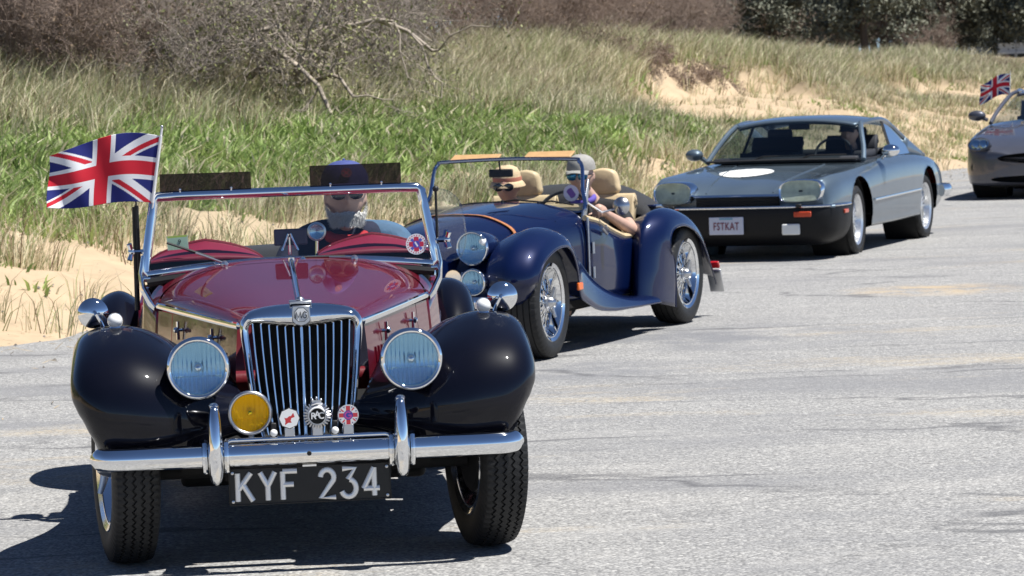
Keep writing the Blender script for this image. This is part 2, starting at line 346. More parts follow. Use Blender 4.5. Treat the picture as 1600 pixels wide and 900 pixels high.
# ---------------------------------------------------------------- grass blades (uncountable)
def grass():
    N = 78000
    u = rng.uniform(-9, 74, N); v = rng.uniform(.05, 14.5, N)
    keep = rng.uniform(0, 1, N) < np.where(u < 34, 1, .62)
    u, v = u[keep], v[keep]; s = sandmask(u, v); gr = greenmask(u, v)
    bl = blow(u, v); dens = (1-s)*.9+s*np.where(fbm(u*1.0, v*1.0, 40) > .52, .50*(1-bl)+.06, .035)
    dens *= np.where(v < .45, .15, 1)*np.where(v > 10.5, .4, 1)
    k = rng.uniform(0, 1, len(u)) < dens; u, v, s, gr = u[k], v[k], s[k], gr[k]; n = len(u)
    isg = rng.uniform(0, 1, n) < gr
    nb = 13; U = np.repeat(u, nb); V = np.repeat(v, nb); G = np.repeat(isg, nb); S = np.repeat(s, nb); M = len(U)
    ph = rng.uniform(0, 2*math.pi, M); rr = rng.uniform(0, 1, M)**.6*np.where(G, .20, .13)
    x = E0[0]+U*DU[0]+V*DV[0]+rr*np.cos(ph); y = E0[1]+U*DU[1]+V*DV[1]+rr*np.sin(ph); u2, v2 = to_uv(x, y); z = height(u2, v2)-.02
    tall = np.repeat(rng.uniform(.65, 1.35, n), nb)*(.8+.5*fbm(U*.4, V*.4, 44))
    Lh = np.where(G, rng.uniform(.08, .22, M), rng.uniform(.24, .52, M))*tall*np.where(S > .5, .72, 1)*(1-.5*sst(21, 29, U)*(1-sst(5.5, 7.6, V)))
    wd = np.where(G, rng.uniform(.014, .032, M), rng.uniform(.005, .010, M))*(1+.018*np.clip(U, 0, 60))
    az = ph+rng.normal(0, .5, M); ln = np.where(G, rng.uniform(.2, 1.15, M), rng.uniform(.10, .75, M))*Lh
    lx = np.cos(az)*ln+.16*Lh*np.where(G, .3, 1); ly = np.sin(az)*ln
    b = np.c_[x, y, z]; mid = b+np.c_[lx*.38, ly*.38, Lh*.62]; tip = b+np.c_[lx*1.15, ly*1.15, Lh*np.where(G, .98, .95)]
    wa = rng.uniform(0, math.pi, M); wv = np.c_[np.cos(wa), np.sin(wa)*.45, 0*wa]*wd[:, None]/2
    Vt = np.stack([b-wv, b+wv, mid+wv*.85, mid-wv*.85, tip], 1).reshape(-1, 3)
    o = (np.arange(M)*5)[:, None]; tri = np.concatenate([o+np.array([0, 1, 2]), o+np.array([0, 2, 3]), o+np.array([3, 2, 4])], 1).reshape(-1)
    q = rng.uniform(0, 1, M)[:, None]; pz = np.repeat(fbm(u*.7, v*.7, 50), nb)[:, None]
    green = np.array([.13, .205, .05])*(1-q)+np.array([.36, .45, .15])*q
    straw = np.array([.50, .43, .27])*(1-q)+np.array([.82, .75, .53])*q
    dry = (rng.uniform(0, 1, M) < .14)[:, None]; gg = np.where(dry, straw*.9, green*(.75+.5*pz))
    tt = np.where((rng.uniform(0, 1, M) < .18+.5*pz[:, 0]**1.5)[:, None], np.array([.30, .34, .15])*(.75+.5*q), straw)
    tt = np.where((rng.uniform(0, 1, M) < .12)[:, None], np.array([.20, .14, .085]), tt)
    col = np.where(G[:, None], gg, tt)*np.repeat(rng.uniform(.68, 1.3, n), nb)[:, None]; col = np.repeat(col, 5, 0)
    m = mat('grass_blade', (.2, .3, .1), .55, attr='tint', spec=.35)
    nt = m.node_tree; bs = nt.nodes['Principled BSDF']; tr = nt.nodes.new('ShaderNodeBsdfTranslucent'); mx = nt.nodes.new('ShaderNodeMixShader'); mx.inputs[0].default_value = .3
    at = [q for q in nt.nodes if q.type == 'ATTRIBUTE'][0]; nt.links.new(at.outputs['Color'], tr.inputs[0]); nt.links.new(bs.outputs[0], mx.inputs[1]); nt.links.new(tr.outputs[0], mx.inputs[2]); nt.links.new(mx.outputs[0], nt.nodes['Material Output'].inputs[0])
    tag(arr_mesh('beach_grass', Vt, tri, 3, m, col=col), 'green and straw beach grass covering the dune bank', 'grass', kind='stuff')
    print('grass blades', M)
grass()
def debris():
    N = 5200; u = rng.uniform(-9, 60, N); v = np.abs(rng.normal(0, 1, N))*np.where(rng.uniform(0, 1, N) < .35, -.9, 1.4)+.1; x = E0[0]+u*DU[0]+v*DV[0]; y = E0[1]+u*DU[1]+v*DV[1]
    z = np.maximum(height(u, v), 0)+.002; st_ = rng.uniform(0, 1, N) < .55; L = np.where(st_, rng.uniform(.03, .16, N), rng.uniform(.006, .022, N)); W = np.where(st_, .003, L*.8); a = rng.uniform(0, 6.28, N)
    d = np.c_[np.cos(a), np.sin(a), rng.uniform(-.05, .25, N)]*L[:, None]; p = np.c_[-np.sin(a), np.cos(a), 0*a]*W[:, None]; c = np.c_[x, y, z]; up = np.c_[0*a, 0*a, W]
    V = np.stack([c-p, c+p, c+d-p*.6, c+d+p*.6, c+d*.5+up], 1).reshape(-1, 3); o = (np.arange(N)*5)[:, None]
    F = np.concatenate([o+np.array(t) for t in ([0, 1, 4], [1, 3, 4], [3, 2, 4], [2, 0, 4])], 1).reshape(-1); q = rng.uniform(.5, 1.3, N)[:, None]
    col = np.where(st_[:, None], np.array([.36, .28, .17]), np.array([.16, .145, .13]))*q; tag(arr_mesh('verge_debris', V, F, 3, mat('debris', (.3, .2, .1), .9, attr='tint'), col=np.repeat(col, 5, 0)), 'dry stems and small stones strewn along the sandy road edge', 'debris', kind='stuff')
debris()
# ---------------------------------------------------------------- shrubs
def seg_mesh(P0, P1, R0, R1, sides=3):
    D = P1-P0; D /= np.linalg.norm(D, axis=1)[:, None]+1e-9; up = np.where(np.abs(D[:, 2:3]) < .9, [[0, 0, 1.]], [[1., 0, 0]])
    A = np.cross(D, up); A /= np.linalg.norm(A, axis=1)[:, None]+1e-9; B = np.cross(D, A); rows = []
    for P, R in ((P0, R0), (P1, R1)):
        for k in range(sides): t = 2*math.pi*k/sides; rows.append(P+R[:, None]*(math.cos(t)*A+math.sin(t)*B))
    V = np.stack(rows, 1).reshape(-1, 3); o = (np.arange(len(P0))*2*sides)[:, None]
    F = np.concatenate([o+np.array([k, (k+1) % sides, sides+(k+1) % sides, sides+k]) for k in range(sides)], 1).reshape(-1)
    return V, F
def twig_tree(seed, H, spread, stems, lv=(9, 6, 3), gn=.5, r0=.035, droop=.1, twist=.35):
    r = np.random.default_rng(seed); segs = []; tips = []
    def grow(p, d, L, rad0, level):
        n = (6, 5, 4, 3)[level]; q = p.copy(); dirs = d/np.linalg.norm(d); R = rad0
        for i in range(n):
            dirs = dirs+r.normal(0, twist*(.55+.25*level), 3)+np.array([0, 0, .10-droop*i*.3]); dirs /= np.linalg.norm(dirs)
            q2 = q+dirs*L/n; R2 = R*(.84 if level else .86); segs.append((q, q2, R, R2)); 
            if level < 3 and (i > 0 or level > 0):
                for _ in range(max(1, int(round(lv[level]/n*(1 if r.uniform() > .3 else 2))))):
                    a = r.uniform(0, 2*math.pi); side = np.cross(dirs, [math.cos(a), math.sin(a), .3]); side /= np.linalg.norm(side)+1e-9
                    grow(q2, dirs*r.uniform(.5, 1)+side*r.uniform(.5, 1.1), L*r.uniform(.38, .62), R2*.62, level+1)
            q, R = q2, R2
        tips.append(q)
    for s in range(stems):
        a = r.uniform(0, 2*math.pi); t = r.uniform(.1, 1)*spread
        grow(np.array([math.cos(a), math.sin(a), 0])*r.uniform(0, .25)*H, np.array([math.cos(a)*t, math.sin(a)*t, 1]), H*r.uniform(.6, .95), r0*r.uniform(.7, 1.1), 0)
    P0, P1, R0, R1 = (np.array([s[k] for s in segs]) for k in range(4)); return P0, P1, np.maximum(R0, .0028), np.maximum(R1, .0022), np.array(tips)
def leaves_mesh(P, n, size, seed, c0, c1, jit=.08):
    r = np.random.default_rng(seed); i = r.integers(0, len(P), n); c = P[i]+r.normal(0, jit, (n, 3)); a = r.normal(0, 1, (n, 3)); a /= np.linalg.norm(a, axis=1)[:, None]
    b = np.cross(a, r.normal(0, 1, (n, 3))); b /= np.linalg.norm(b, axis=1)[:, None]; s = (size*r.uniform(.6, 1.4, n))[:, None]
    V = np.stack([c-a*s, c+b*s*.45, c+a*s, c-b*s*.45], 1).reshape(-1, 3); q = r.uniform(0, 1, n)[:, None]
    return V, np.arange(n*4), np.repeat(np.array(c0)*(1-q)+np.array(c1)*q, 4, 0)
mat('bark_grey', (.27, .23, .195), .85, noise=.35, nscale=9)
mat('bark_purple', (.27, .205, .165), .85, noise=.35, nscale=9)
mat('bark_pale', (.30, .255, .205), .85, noise=.3, nscale=9)
mat('leaf', (.2, .3, .1), .6, attr='tint')
def shrub_proto(seed, H, spread, stems, bark, leaf=0, c0=(.10, .12, .03), c1=(.22, .22, .08), **k):
    P0, P1, R0, R1, tips = twig_tree(seed, H, spread, stems, **k); V, F = seg_mesh(P0, P1, R0, R1)
    e = empty('shrub'); o = arr_mesh('branches', V, F, 4, bark, e)
    if leaf:
        V, F, c = leaves_mesh(tips, leaf, .026, seed+1, c0, c1); arr_mesh('leaves', V, F, 4, 'leaf', e, c)
    print('shrub', len(P0)); return e
protos = [shrub_proto(3, 2.6, 1.6, 13, 'bark_pale', 9000, (.15, .17, .05), (.32, .32, .13), lv=(7, 6, 2), r0=.07, twist=.5, droop=.35), shrub_proto(4, 2.4, .9, 11, 'bark_purple', 1500, (.13, .08, .05), (.2, .13, .06), lv=(9, 7, 4), r0=.028, twist=.28),
          shrub_proto(6, 2.2, .8, 11, 'bark_purple', 700, (.13, .08, .05), (.2, .13, .06), lv=(8, 7, 4), r0=.024, twist=.25), shrub_proto(8, 2.5, 1.2, 10, 'bark_grey', 3500, lv=(9, 7, 4), r0=.04, twist=.42, droop=.2), shrub_proto(10, .75, 1.6, 9, 'bark_purple', 900, (.10, .06, .04), (.15, .10, .05), lv=(6, 5, 3), r0=.016, twist=.45, droop=.4)]
used = [False]*5
def place_shrub(k, u, v, sc, rz, label, group, zs=1, dz=0):
    x, y = E0+u*DU+v*DV; z = float(height(np.array([u]), np.array([v]))[0])-.05+dz
    e = protos[k] if not used[k] else dup(protos[k]); used[k] = True
    e.location = (x, y, z); e.rotation_euler = (0, 0, rz); e.scale = (sc, sc, sc*zs); tag(e, label, 'shrub', group)
ti = [0, 0]
# (proto, pixel column it stands on, v) -> u solved from the ray of that column
def col_uv(px, v):
    k = (px-800)/4800.; Y = ((E0[0]-k*E0[1])+v*(DV[0]-k*DV[1]))/(k*DU[1]-DU[0]); return Y
LS = 'tangled bare grey shrub with olive leaves on the dune top'
for i, (k, px, v, sc, label, grp) in enumerate([
    (0, 400, 6.6, 1.0, 'big spreading shrub with thick grey limbs and olive leaves behind the maroon car', None),
    (3, 250, 6.7, .9, 'grey twiggy shrub above the large flag, beside the biggest spreading shrub', None),
    (3, 540, 7.0, .95, 'rounded olive-leaved shrub at the end of the leafy brush', None),
    (1, 150, 7.0, .75, None, 1), (1, 60, 7.4, .8, None, 1), (2, 110, 8.4, .95, None, 1), (1, -20, 8.2, .95, None, 1), (2, 200, 8.2, 1.0, None, 1), (3, 320, 8.2, 1.1, None, 1), (1, 460, 8.4, 1.1, None, 1), (2, 20, 10.5, 1.3, None, 1), (1, 130, 10.8, 1.35, None, 1), (2, 250, 10.8, 1.4, None, 1), (1, 380, 10.8, 1.4, None, 1), (2, 500, 10.8, 1.4, None, 1),
    (1, 630, 8.8, .95, None, 2), (2, 700, 9.2, .9, None, 2), (1, 770, 9.5, .95, None, 2), (2, 840, 9.8, .95, None, 2), (1, 915, 10.2, .95, None, 2), (2, 985, 10.5, .95, None, 2), (1, 1040, 10.9, .9, None, 2), (2, 1090, 11.3, .8, None, 2),
    (2, 600, 11.2, 1.3, None, 2), (1, 680, 11.6, 1.35, None, 2), (2, 760, 12, 1.35, None, 2), (1, 840, 12.4, 1.4, None, 2), (2, 915, 12.8, 1.4, None, 2), (1, 990, 13.2, 1.35, None, 2), (2, 1050, 13.6, 1.2, None, 2)]):
    if grp:
        row = (v > 10) if grp == 1 else (i > 22); cnt = ti; nth = ('first', 'second', 'third', 'fourth', 'fifth', 'sixth', 'seventh', 'eighth', 'ninth')
        if row: label = 'taller bare shrub in the back row of brush behind the flag' if grp == 1 else 'taller bare shrub in the back row of the purple-grey thicket'
        elif grp == 2: label = 'bare purple-grey shrub, %s from the leafy brush in the thicket front row' % nth[ti[0]]; ti[0] += 1
        else: label = ['bare shrub standing lowest on the bank just above the large flag', 'bare shrub nearest the picture corner in the front of the brush', 'bare brown shrub close behind the corner one, above the flag', 'bare shrub cut by the picture edge at the end of the brush', 'bare shrub filling the brush behind the flag pole', 'olive-tinged shrub tucked behind the biggest spreading shrub', 'bare shrub between the biggest shrub and the rounded olive one'][ti[1]]; ti[1] += 1
    place_shrub(k, col_uv(px, v), v, sc, random.uniform(0, 6.28), label, ('brush behind the flag' if grp == 1 else 'bare thicket on the dune top') if grp else None)
for px, v, sc in [(995, 8.1, .8), (1035, 7.9, .9), (1070, 7.6, .8), (1110, 7.7, .85), (1150, 7.7, .6), (1500, 7.0, .7), (1530, 7.2, .7), (1565, 6.8, .8), (1590, 7.0, .7), (950, 8.6, .9)]:
    place_shrub(4, col_uv(px, v), v, sc, random.uniform(0, 6.28), 'low dark dead brush at the lip of the sand hollow above the coupe' if px < 1300 else 'low dark dead brush on the far sand patch above the small flag', 'dead brush over the sand hollow' if px < 1300 else 'dead brush on the far sand patch')
# ---------------------------------------------------------------- far trees and houses
mat('pine_needles', (.04, .07, .03), .7, attr='tint'); mat('trunk', (.10, .075, .055), .9, noise=.3)
def pine_proto(seed, H):
    r = np.random.default_rng(seed); e = empty('pine_tree'); t = MB()
    P = [(math.sin(k*.7+seed)*.12, math.cos(k*.9+seed)*.1, H*k/8*.97) for k in range(9)]; t.tube(P, np.linspace(.26, .05, 9), 7); br = []
    for k in range(46):
        f = r.uniform(.22, .98); L = (1-f)**.7*H*.34+.4; a = r.uniform(0, 6.28); p0 = np.array([0, 0, f*H*.95]); p1 = p0+np.array([math.cos(a)*L, math.sin(a)*L, L*r.uniform(-.05, .3)])
        t.tube([p0, (p0+p1)/2+[0, 0, .1], p1], [.06, .045, .015], 4); br += list(p0+(p1-p0)*x for x in r.uniform(.35, 1.05, 14))
    t.build('trunk', 'trunk', e); V, F, c = leaves_mesh(np.array(br), 15000, .13, seed, (.085, .095, .065), (.20, .20, .145), .36); arr_mesh('crown', V, F, 4, 'pine_needles', e, c); return e
def bare_proto(seed, H):
    P0, P1, R0, R1, tips = twig_tree(seed, H, .55, 5, lv=(9, 7, 4), r0=.13, twist=.22, droop=.03); V, F = seg_mesh(P0, P1, np.maximum(R0, .016), np.maximum(R1, .013)); e = empty('bare_tree'); arr_mesh('trunk', V, F, 4, 'bark_purple', e)
    V, F, c = leaves_mesh(tips, 3500, .09, seed, (.10, .07, .05), (.16, .11, .08), .3); arr_mesh('crown', V, F, 4, 'leaf', e, c); return e
pines = [pine_proto(1, 11), pine_proto(2, 9.5)]; bares = [bare_proto(21, 8)]
fu = {}
def far(kind, px, Y, sc, label, grp=None):
    lst = pines if kind == 'p' else bares; q = fu.setdefault(kind, []); k = len(q) % len(lst); e = lst[k] if len(q) < len(lst) else dup(lst[k]); q.append(e)
    e.location = ((px-800)/4800*Y, Y, 1.6); e.rotation_euler = (0, 0, random.uniform(0, 6.28)); e.scale = (sc, sc, sc); tag(e, label, 'tree', grp)
for px, Y, s in [(1180, 150, .9), (1218, 140, .85), (1250, 170, 1), (1360, 135, .8), (1390, 142, .9), (1440, 160, 1.0), (1483, 150, .9), (1566, 150, .62), (1510, 160, .6), (1500, 300, 1.4), (1560, 300, 1.4), (1620, 300, 1.4), (1640, 150, 1), (1140, 165, 1.0), (1270, 200, 1.2), (1340, 190, 1.1), (1460, 200, 1.2), (1300, 215, 1.2), (1225, 200, 1.1), (1375, 230, 1.3), (1445, 250, 1.4), (1465, 185, 1.0), (1410, 220, 1.2), (1480, 235, 1.2), (1650, 235, 1.3), (1200, 225, 1.3)]:
    far('p', px, Y, s, 'dark pine in the far wood beyond the dune', 'pines of the far wood')
for px, Y, s in [(1288, 160, .62), (1328, 165, .66), (1425, 150, .36), (1462, 140, .30), (1160, 165, .6), (1000, 190, 1.4), (1090, 180, 1.3), (900, 190, 1.4)]:
    far('b', px, Y, s, 'bare reddish-grey tree among the far pines' if px > 1120 else 'tall bare tree far behind the purple-grey thicket', 'bare trees of the far wood' if px > 1120 else 'bare trees behind the thicket')
mat('house_wall', (.55, .57, .60), .8, noise=.05, nscale=2); mat('house_roof', (.20, .20, .21), .85, noise=.2, nscale=3); mat('house_trim', (.7, .7, .7), .6); mat('house_glass', (.03, .035, .04), .1)
def house(px, Y, w, d, hw, hr, z0, rz, label, nwin=3, storeys=2):
    e = empty('house', ((px-800)/4800*Y, Y, z0), rz, label, 'house')
    MB().box((0, 0, hw/2), (w, d, hw)).build('wall', 'house_wall', e)
    r = MB(); r.prism([(-d/2-.4, hw-.12), (0, hw+hr), (d/2+.4, hw-.12), (d/2+.4, hw+.1), (0, hw+hr+.25), (-d/2-.4, hw+.1)], -w/2-.4, w/2+.4, lambda a, b, y: (y, a, b)); ro = r.build('roof', 'house_roof', e)
    MB().box((w*.25, .6, hw+hr), (.7, .7, 1.6)).build('chimney', 'house_wall', ro)
    for s in range(storeys):
        for k in range(nwin):
            x = -w/2+(k+.5)*w/nwin; z = hw*(s+.55)/storeys; f = MB().box((x, -d/2-.04, z), (1.5, .12, 1.5)).build('window', 'house_trim', e); MB().box((x, -d/2-.08, z), (1.2, .1, 1.2)).build('pane', 'house_glass', f)
house(1540, 260, 5.4, 7, 4.6, 1.2, 1.2, .1, 'grey house with white window frames among the pines, left of the other far house', 4)
house(1600, 255, 2.8, 6, 4.2, 1.2, 1.3, -.2, 'small grey house at the picture edge behind the pines', 2)
house(1176, 300, 2.6, 4, 5.4, 1.0, 1.55, .15, 'pale house top showing over the bare brush beyond the dune', 2, 2)
# ---------------------------------------------------------------- wheels (axis x, outer face +x)
def tyre_mb(R, w, rr, style='zig', N=320):
    n = np.arange(N); th = 2*math.pi*n/N
    side = [(-.36*w, rr), (-.44*w, rr+.10*(R-rr)), (-.50*w, rr+.42*(R-rr)), (-.495*w, rr+.62*(R-rr)), (-.46*w, R-.024), (-.425*w, R-.010)]
    tread = []; gs = (-.27, -.09, .09, .27); hw = .0042 if style == 'zig' else .004
    for g in gs: tread += [(g*w-hw, 0, 1), (g*w-hw+.001, .008, 1), (g*w+hw-.001, .008, 1), (g*w+hw, 0, 1)]
    cr = lambda x: R-.010*(abs(x)/(.425*w))**2.2
    prof = [(x, r, 0) for x, r in side]+[(x, cr(x)-d, k) for x, d, k in tread]+[(-x, r, 0) for x, r in side[::-1]]
    tri = np.array([0, 1, 0, -1])[n % 4]*(.0052 if style == 'zig' else 0); G = np.zeros((N, len(prof), 3))
    blk = np.where((n % 4) == 0, .006, 0.) if style == 'zig' else np.where((n % 6) == 0, .004, 0.)
    for j, (x, r, k) in enumerate(prof):
        rad_ = r-(blk if (not k and r > R-.03) else 0); G[:, j, 0] = x+k*tri; G[:, j, 1] = rad_*np.cos(th); G[:, j, 2] = rad_*np.sin(th)
    return MB().grid(G, True, False)
def wire_wheel(R, w, rr, spokes, name='wheel', m='chrome', dish=.0, style='zig', knock=True, thick=.0032):
    r = MB(); h = w*.40
    r.lathe([(rr-.016, -h), (rr+.012, -h), (rr+.016, -h-.006), (rr+.010, -h-.010), (rr-.018, -h+.004), (rr-.034, -h*.35), (rr-.040, 0), (rr-.034, h*.35), (rr-.018, h-.004), (rr+.010, h+.010), (rr+.016, h+.006), (rr+.012, h), (rr-.016, h)], ax=(1, 0, 0), n=64, capends=False)
    hx0, hx1 = -.05, h*.75
    r.lathe([(.0, hx0), (.046, hx0), (.046, hx0+.03), (.034, hx0+.04), (.034, hx1-.02), (.042, hx1-.012), (.042, hx1), (.0, hx1)], ax=(1, 0, 0), n=24, capends=False)
    for k in range(spokes):
        a = 2*math.pi*k/spokes; tw = (.36 if k % 2 else -.36); hx, hr, rx = ((hx1-.012, .040, -.005), (hx0+.015, .044, .012), (hx1-.012, .040, .018))[k % 3]
        p0 = (hx, hr*math.cos(a+tw), hr*math.sin(a+tw)); p1 = (rx, (rr-.036)*math.cos(a), (rr-.036)*math.sin(a)); r.tube([p0, p1], thick, 5)
    o = r.build(name, m, ang=35); tyre_mb(R, w, rr, style).build('tyre', 'rubber', o, 50)
    if knock:
        k = MB(); k.lathe([(0, hx1+.05), (.016, hx1+.046), (.03, hx1+.03), (.036, hx1+.004), (.036, hx1-.004)], ax=(1, 0, 0), n=24)
        for s in (-1, 1): k.tube([(hx1+.02, 0, s*.02), (hx1+.03, .004, s*.055), (hx1+.042, .008, s*.088)], [.016, .012, .009], 8, flat=(1, .6))
        k.build('knock_off_spinner', 'satin_metal', o)
    d = MB(); d.lathe([(.0, -.06), (.13, -.06), (.14, -.05), (.14, -.015), (.0, -.015)], ax=(1, 0, 0), n=32, capends=False); d.build('brake_drum', 'dark_under', o)
    return o
def alloy_wheel(R, w, rr, spokes=20, m='satin_metal', cap=.05):
    r = MB(); h = w*.42
    r.lathe([(rr-.01, -h), (rr+.012, -h-.006), (rr-.02, -h+.01), (rr-.035, 0), (rr-.022, h*.5), (rr-.012, h-.005), (rr+.012, h+.008), (rr+.014, h+.002), (rr, h-.004)], ax=(1, 0, 0), n=56, capends=False)
    r.lathe([(0, h*.72), (cap*.7, h*.70), (cap, h*.55), (cap*1.25, h*.2), (cap*1.2, -.02), (0, -.02)], ax=(1, 0, 0), n=24, capends=False)
    for k in range(spokes):
        a = 2*math.pi*k/spokes; e = lambda rad_, x, da=0: (x, rad_*math.cos(a+da), rad_*math.sin(a+da))
        r.tube([e(cap*.9, h*.35), e(rr*.55, h*.5), e(rr-.024, h*.45)], [.016, .011, .014] if spokes > 10 else [.035, .024, .03], 6, flat=(1, .75))
    o = r.build('wheel', m, ang=35); tyre_mb(R, w, rr, 'rib', 120).build('tyre', 'rubber', o, 50)
    d = MB(); d.lathe([(0, -.05), (rr-.05, -.05), (rr-.05, -.03), (0, -.03)], ax=(1, 0, 0), n=32, capends=False); d.build('brake_disc', 'dark_under', o); return o
def put_wheels(proto, root, spots):
    for i, (x, y, z, rz) in enumerate(spots):
        o = proto if i == 0 else dup(proto); o.parent = root; o.location = (x, y, z); o.rotation_euler = (random.uniform(0, 1.5)*0, 0, rz+(math.pi if x < 0 else 0))
def wing_loft(st, fx, dr, ny=60, nx=40):
    """st rows: y,z,x_in,x_out,drop scale; swept panel over a wheel; returns MB for the +x side"""
    S = spl(np.array(st), ny); t = np.gradient(S[:, :2], axis=0); t /= np.linalg.norm(t, axis=1)[:, None]; nrm = np.c_[-t[:, 1], t[:, 0]]
    K = spl(np.c_[fx, dr], nx); G = np.zeros((ny, nx, 3))
    for i in range(ny):
        G[i, :, 0] = S[i, 2]+(S[i, 3]-S[i, 2])*K[:, 0]; d = K[:, 1]*S[i, 4]; G[i, :, 1] = S[i, 0]-nrm[i, 0]*d; G[i, :, 2] = S[i, 1]-nrm[i, 1]*d
    return MB().grid(G), G
def headlamp(root, c, r, ax, depth, pod_m, rim_m='chrome', name='headlight', pod=True, glass='lens_glass', refl='reflector', flutes=18):
    """round lamp at c facing ax (unit)"""
    ax = np.array(ax, float); ax /= np.linalg.norm(ax); b = MB()
    if pod: b.lathe([(r*.98, -.004), (r*1.0, -.02), (r*.97, -depth*.3), (r*.82, -depth*.62), (r*.5, -depth*.9), (0, -depth)], c, ax, 40, capends=False)
    else: b.lathe([(r*.98, -.004), (r*.99, -depth*.3), (r*.9, -depth*.6), (r*.6, -depth*.9), (0, -depth)], c, ax, 40, capends=False)
    o = b.build(name, pod_m, root)
    b = MB(); th = np.linspace(0, 2*math.pi, 12, endpoint=False); b.lathe([(r*.955+r*.095*math.cos(q), .006+r*.14*math.sin(q)) for q in th]+[(r*1.05, .006)], c, ax, 48, capends=False); b.build('rim', rim_m, o)
    n = 36; U = np.cross((0, 0, 1), ax); U /= np.linalg.norm(U); W = np.cross(ax, U); rows = []; rows2 = []
    for i in range(37):
        q = (i+.01)/36*r*.90; an = np.linspace(0, 2*math.pi, 144, endpoint=False); uu, ww = q*np.cos(an), q*np.sin(an)
        dome = .018*(1-(q/r)**2)*r/.1; rp = .0010*np.sin(uu/r*flutes*2.4)*(r/.1)
        bowl = -.30*r*(1-(q/r)**2)-.003+.0016*np.sin(uu/r*flutes*2.4)*(r/.1)+.0016*np.sign(ww+.3*r)
        rows.append(np.asarray(c)+np.outer(uu, U)+np.outer(ww, W)+np.outer(dome+rp, ax)); rows2.append(np.asarray(c)+np.outer(uu, U)+np.outer(ww, W)+np.outer(bowl, ax))
    MB().grid(rows2, False, True).build('reflector', refl, o); MB().grid(rows, False, True).build('lens', glass, o)
    b = MB(); b.lathe([(0, r*.02), (r*.08, 0), (r*.13, -r*.06), (r*.16, -r*.2)], c, ax, 16, capends=False); b.build('bulb', 'chrome', o)
    return o
# ---------------------------------------------------------------- maroon and black roadster (front car)
MG = empty('classic_roadster', (-.72, 10.38, 0), rad(5.5), 'maroon roadster with black wings and upright chrome grille leading the line', 'car')
w0 = wire_wheel(.328, .160, .205, 48, m='polished_wire')
put_wheels(w0, MG, [(.61, 0, .328, rad(9)), (-.61, 0, .328, rad(9)), (.61, 2.39, .328, 0), (-.61, 2.39, .328, 0)])
fx = [0, .13, .28, .45, .64, .82, .93, .985, .995, .955]; dr = [.19, .16, .10, .035, 0, .004, .030, .075, .115, .15]
st = [(-.335, .385, .16, .690, .8), (-.366, .455, .16, .718, .9), (-.378, .54, .165, .745, 1), (-.352, .63, .18, .765, 1), (-.28, .708, .195, .772, 1), (-.16, .765, .22, .772, 1), (.0, .800, .24, .772, 1), (.20, .775, .29, .772, .62), (.42, .672, .35, .768, .5), (.62, .54, .41, .762, .45), (.84, .42, .46, .755, .35), (1.12, .345, .52, .745, .2), (1.5, .325, .54, .74, .16), (1.95, .325, .55, .74, .16)]
for s in (1, -1):
    b, G = wing_loft(st, fx, dr, 80, 44)
    if s < 0: b.flipx()
    wg = b.build('front_wing', 'black_paint', MG, 60, solid=.005)
    bead = MB().tube(G[:, -1], .006, 6); bead = bead if s > 0 else bead.flipx(); bead.build('wing_edge_bead', 'black_paint', wg)
fx2 = [0, .2, .5, .8, .95, 1, 1]; dr2 = [.10, .04, 0, .02, .07, .14, .2]
st2 = [(1.93, .33, .56, .74, .5), (1.99, .48, .56, .765, .8), (2.09, .64, .56, .785, 1), (2.25, .745, .56, .79, 1), (2.42, .775, .56, .79, 1), (2.62, .735, .56, .785, 1), (2.77, .62, .56, .775, 1), (2.85, .44, .56, .76, .9)]
for s in (1, -1):
    b, G = wing_loft(st2, fx2, dr2, 48, 24)
    if s < 0: b.flipx()
    b.build('rear_wing', 'black_paint', MG, 60, solid=.005)
# grille shell
out = spl([(0, .853), (.09, .849), (.165, .836), (.197, .812), (.205, .775), (.197, .70), (.186, .60), (.170, .49), (.150, .405)], 40); inn = spl([(0, .778), (.07, .785), (.14, .796), (.168, .796), (.178, .775), (.172, .70), (.163, .60), (.149, .49), (.131, .405)], 40)
def ring(k, y): p = out*(1-k)+inn*k; return [(-x, y+(.86-z)*-.10, z) for x, z in p[::-1]]+[(x, y+(.86-z)*-.10, z) for x, z in p[1:]]
b = MB(); b.grid([ring(0, .03), ring(-.06, -.06), ring(.05, -.085), ring(.35, -.10), ring(.75, -.097), ring(1, -.082), ring(1.02, -.03)]); shell = b.build('grille_shell', 'chrome', MG, 60)
b = MB(); b.grid([[(x, -.01, z) for z in (.38, .6, .80)] for x in (-.16, 0, .16)]); b.build('radiator_core', 'dark_under', shell)
k = 0
for i in range(-6, 7):
    f = i/6.55; zt = float(np.interp(abs(f), [0, .4, .8, 1], [.782, .788, .80, .802])); P = []
    for z in np.linspace(zt, .40, 9):
        xo = float(np.interp(z, [.405, .49, .60, .70, .80], [.131, .149, .163, .172, .178])); P.append((f*xo, -.072+(.86-z)*-.10+.012*abs(f), z))
    MB().tube(P, .0062 if i else .0085, 10, flat=(.9, 1.5)).build('grille_slat', 'chrome', MG)
b = MB(); b.prism([(-.030, .853), (.030, .853), (.031, .80), (.018, .790), (0, .784), (-.018, .790), (-.031, .80)], -.112, -.09); bd = b.build('badge_plate', 'satin_metal', MG, bevel=.003)
octg = lambda r, cx=0, cz=0: [(cx+r*math.cos(math.pi/8+i*math.pi/4), cz+r*math.sin(math.pi/8+i*math.pi/4)) for i in range(8)]
MB().prism(octg(.0255, 0, .823), -.118, -.111).build('badge_rim', 'plate_black', bd); MB().prism(octg(.0235, 0, .823), -.1205, -.117).build('badge_face', 'white_paint', bd)
def stroke(b, pts, r, y, flat=(1, 1)): b.tube([(x, y, z) for x, z in pts], r, 6, flat=flat, up=(0, 1, 0))
b = MB(); q = .823
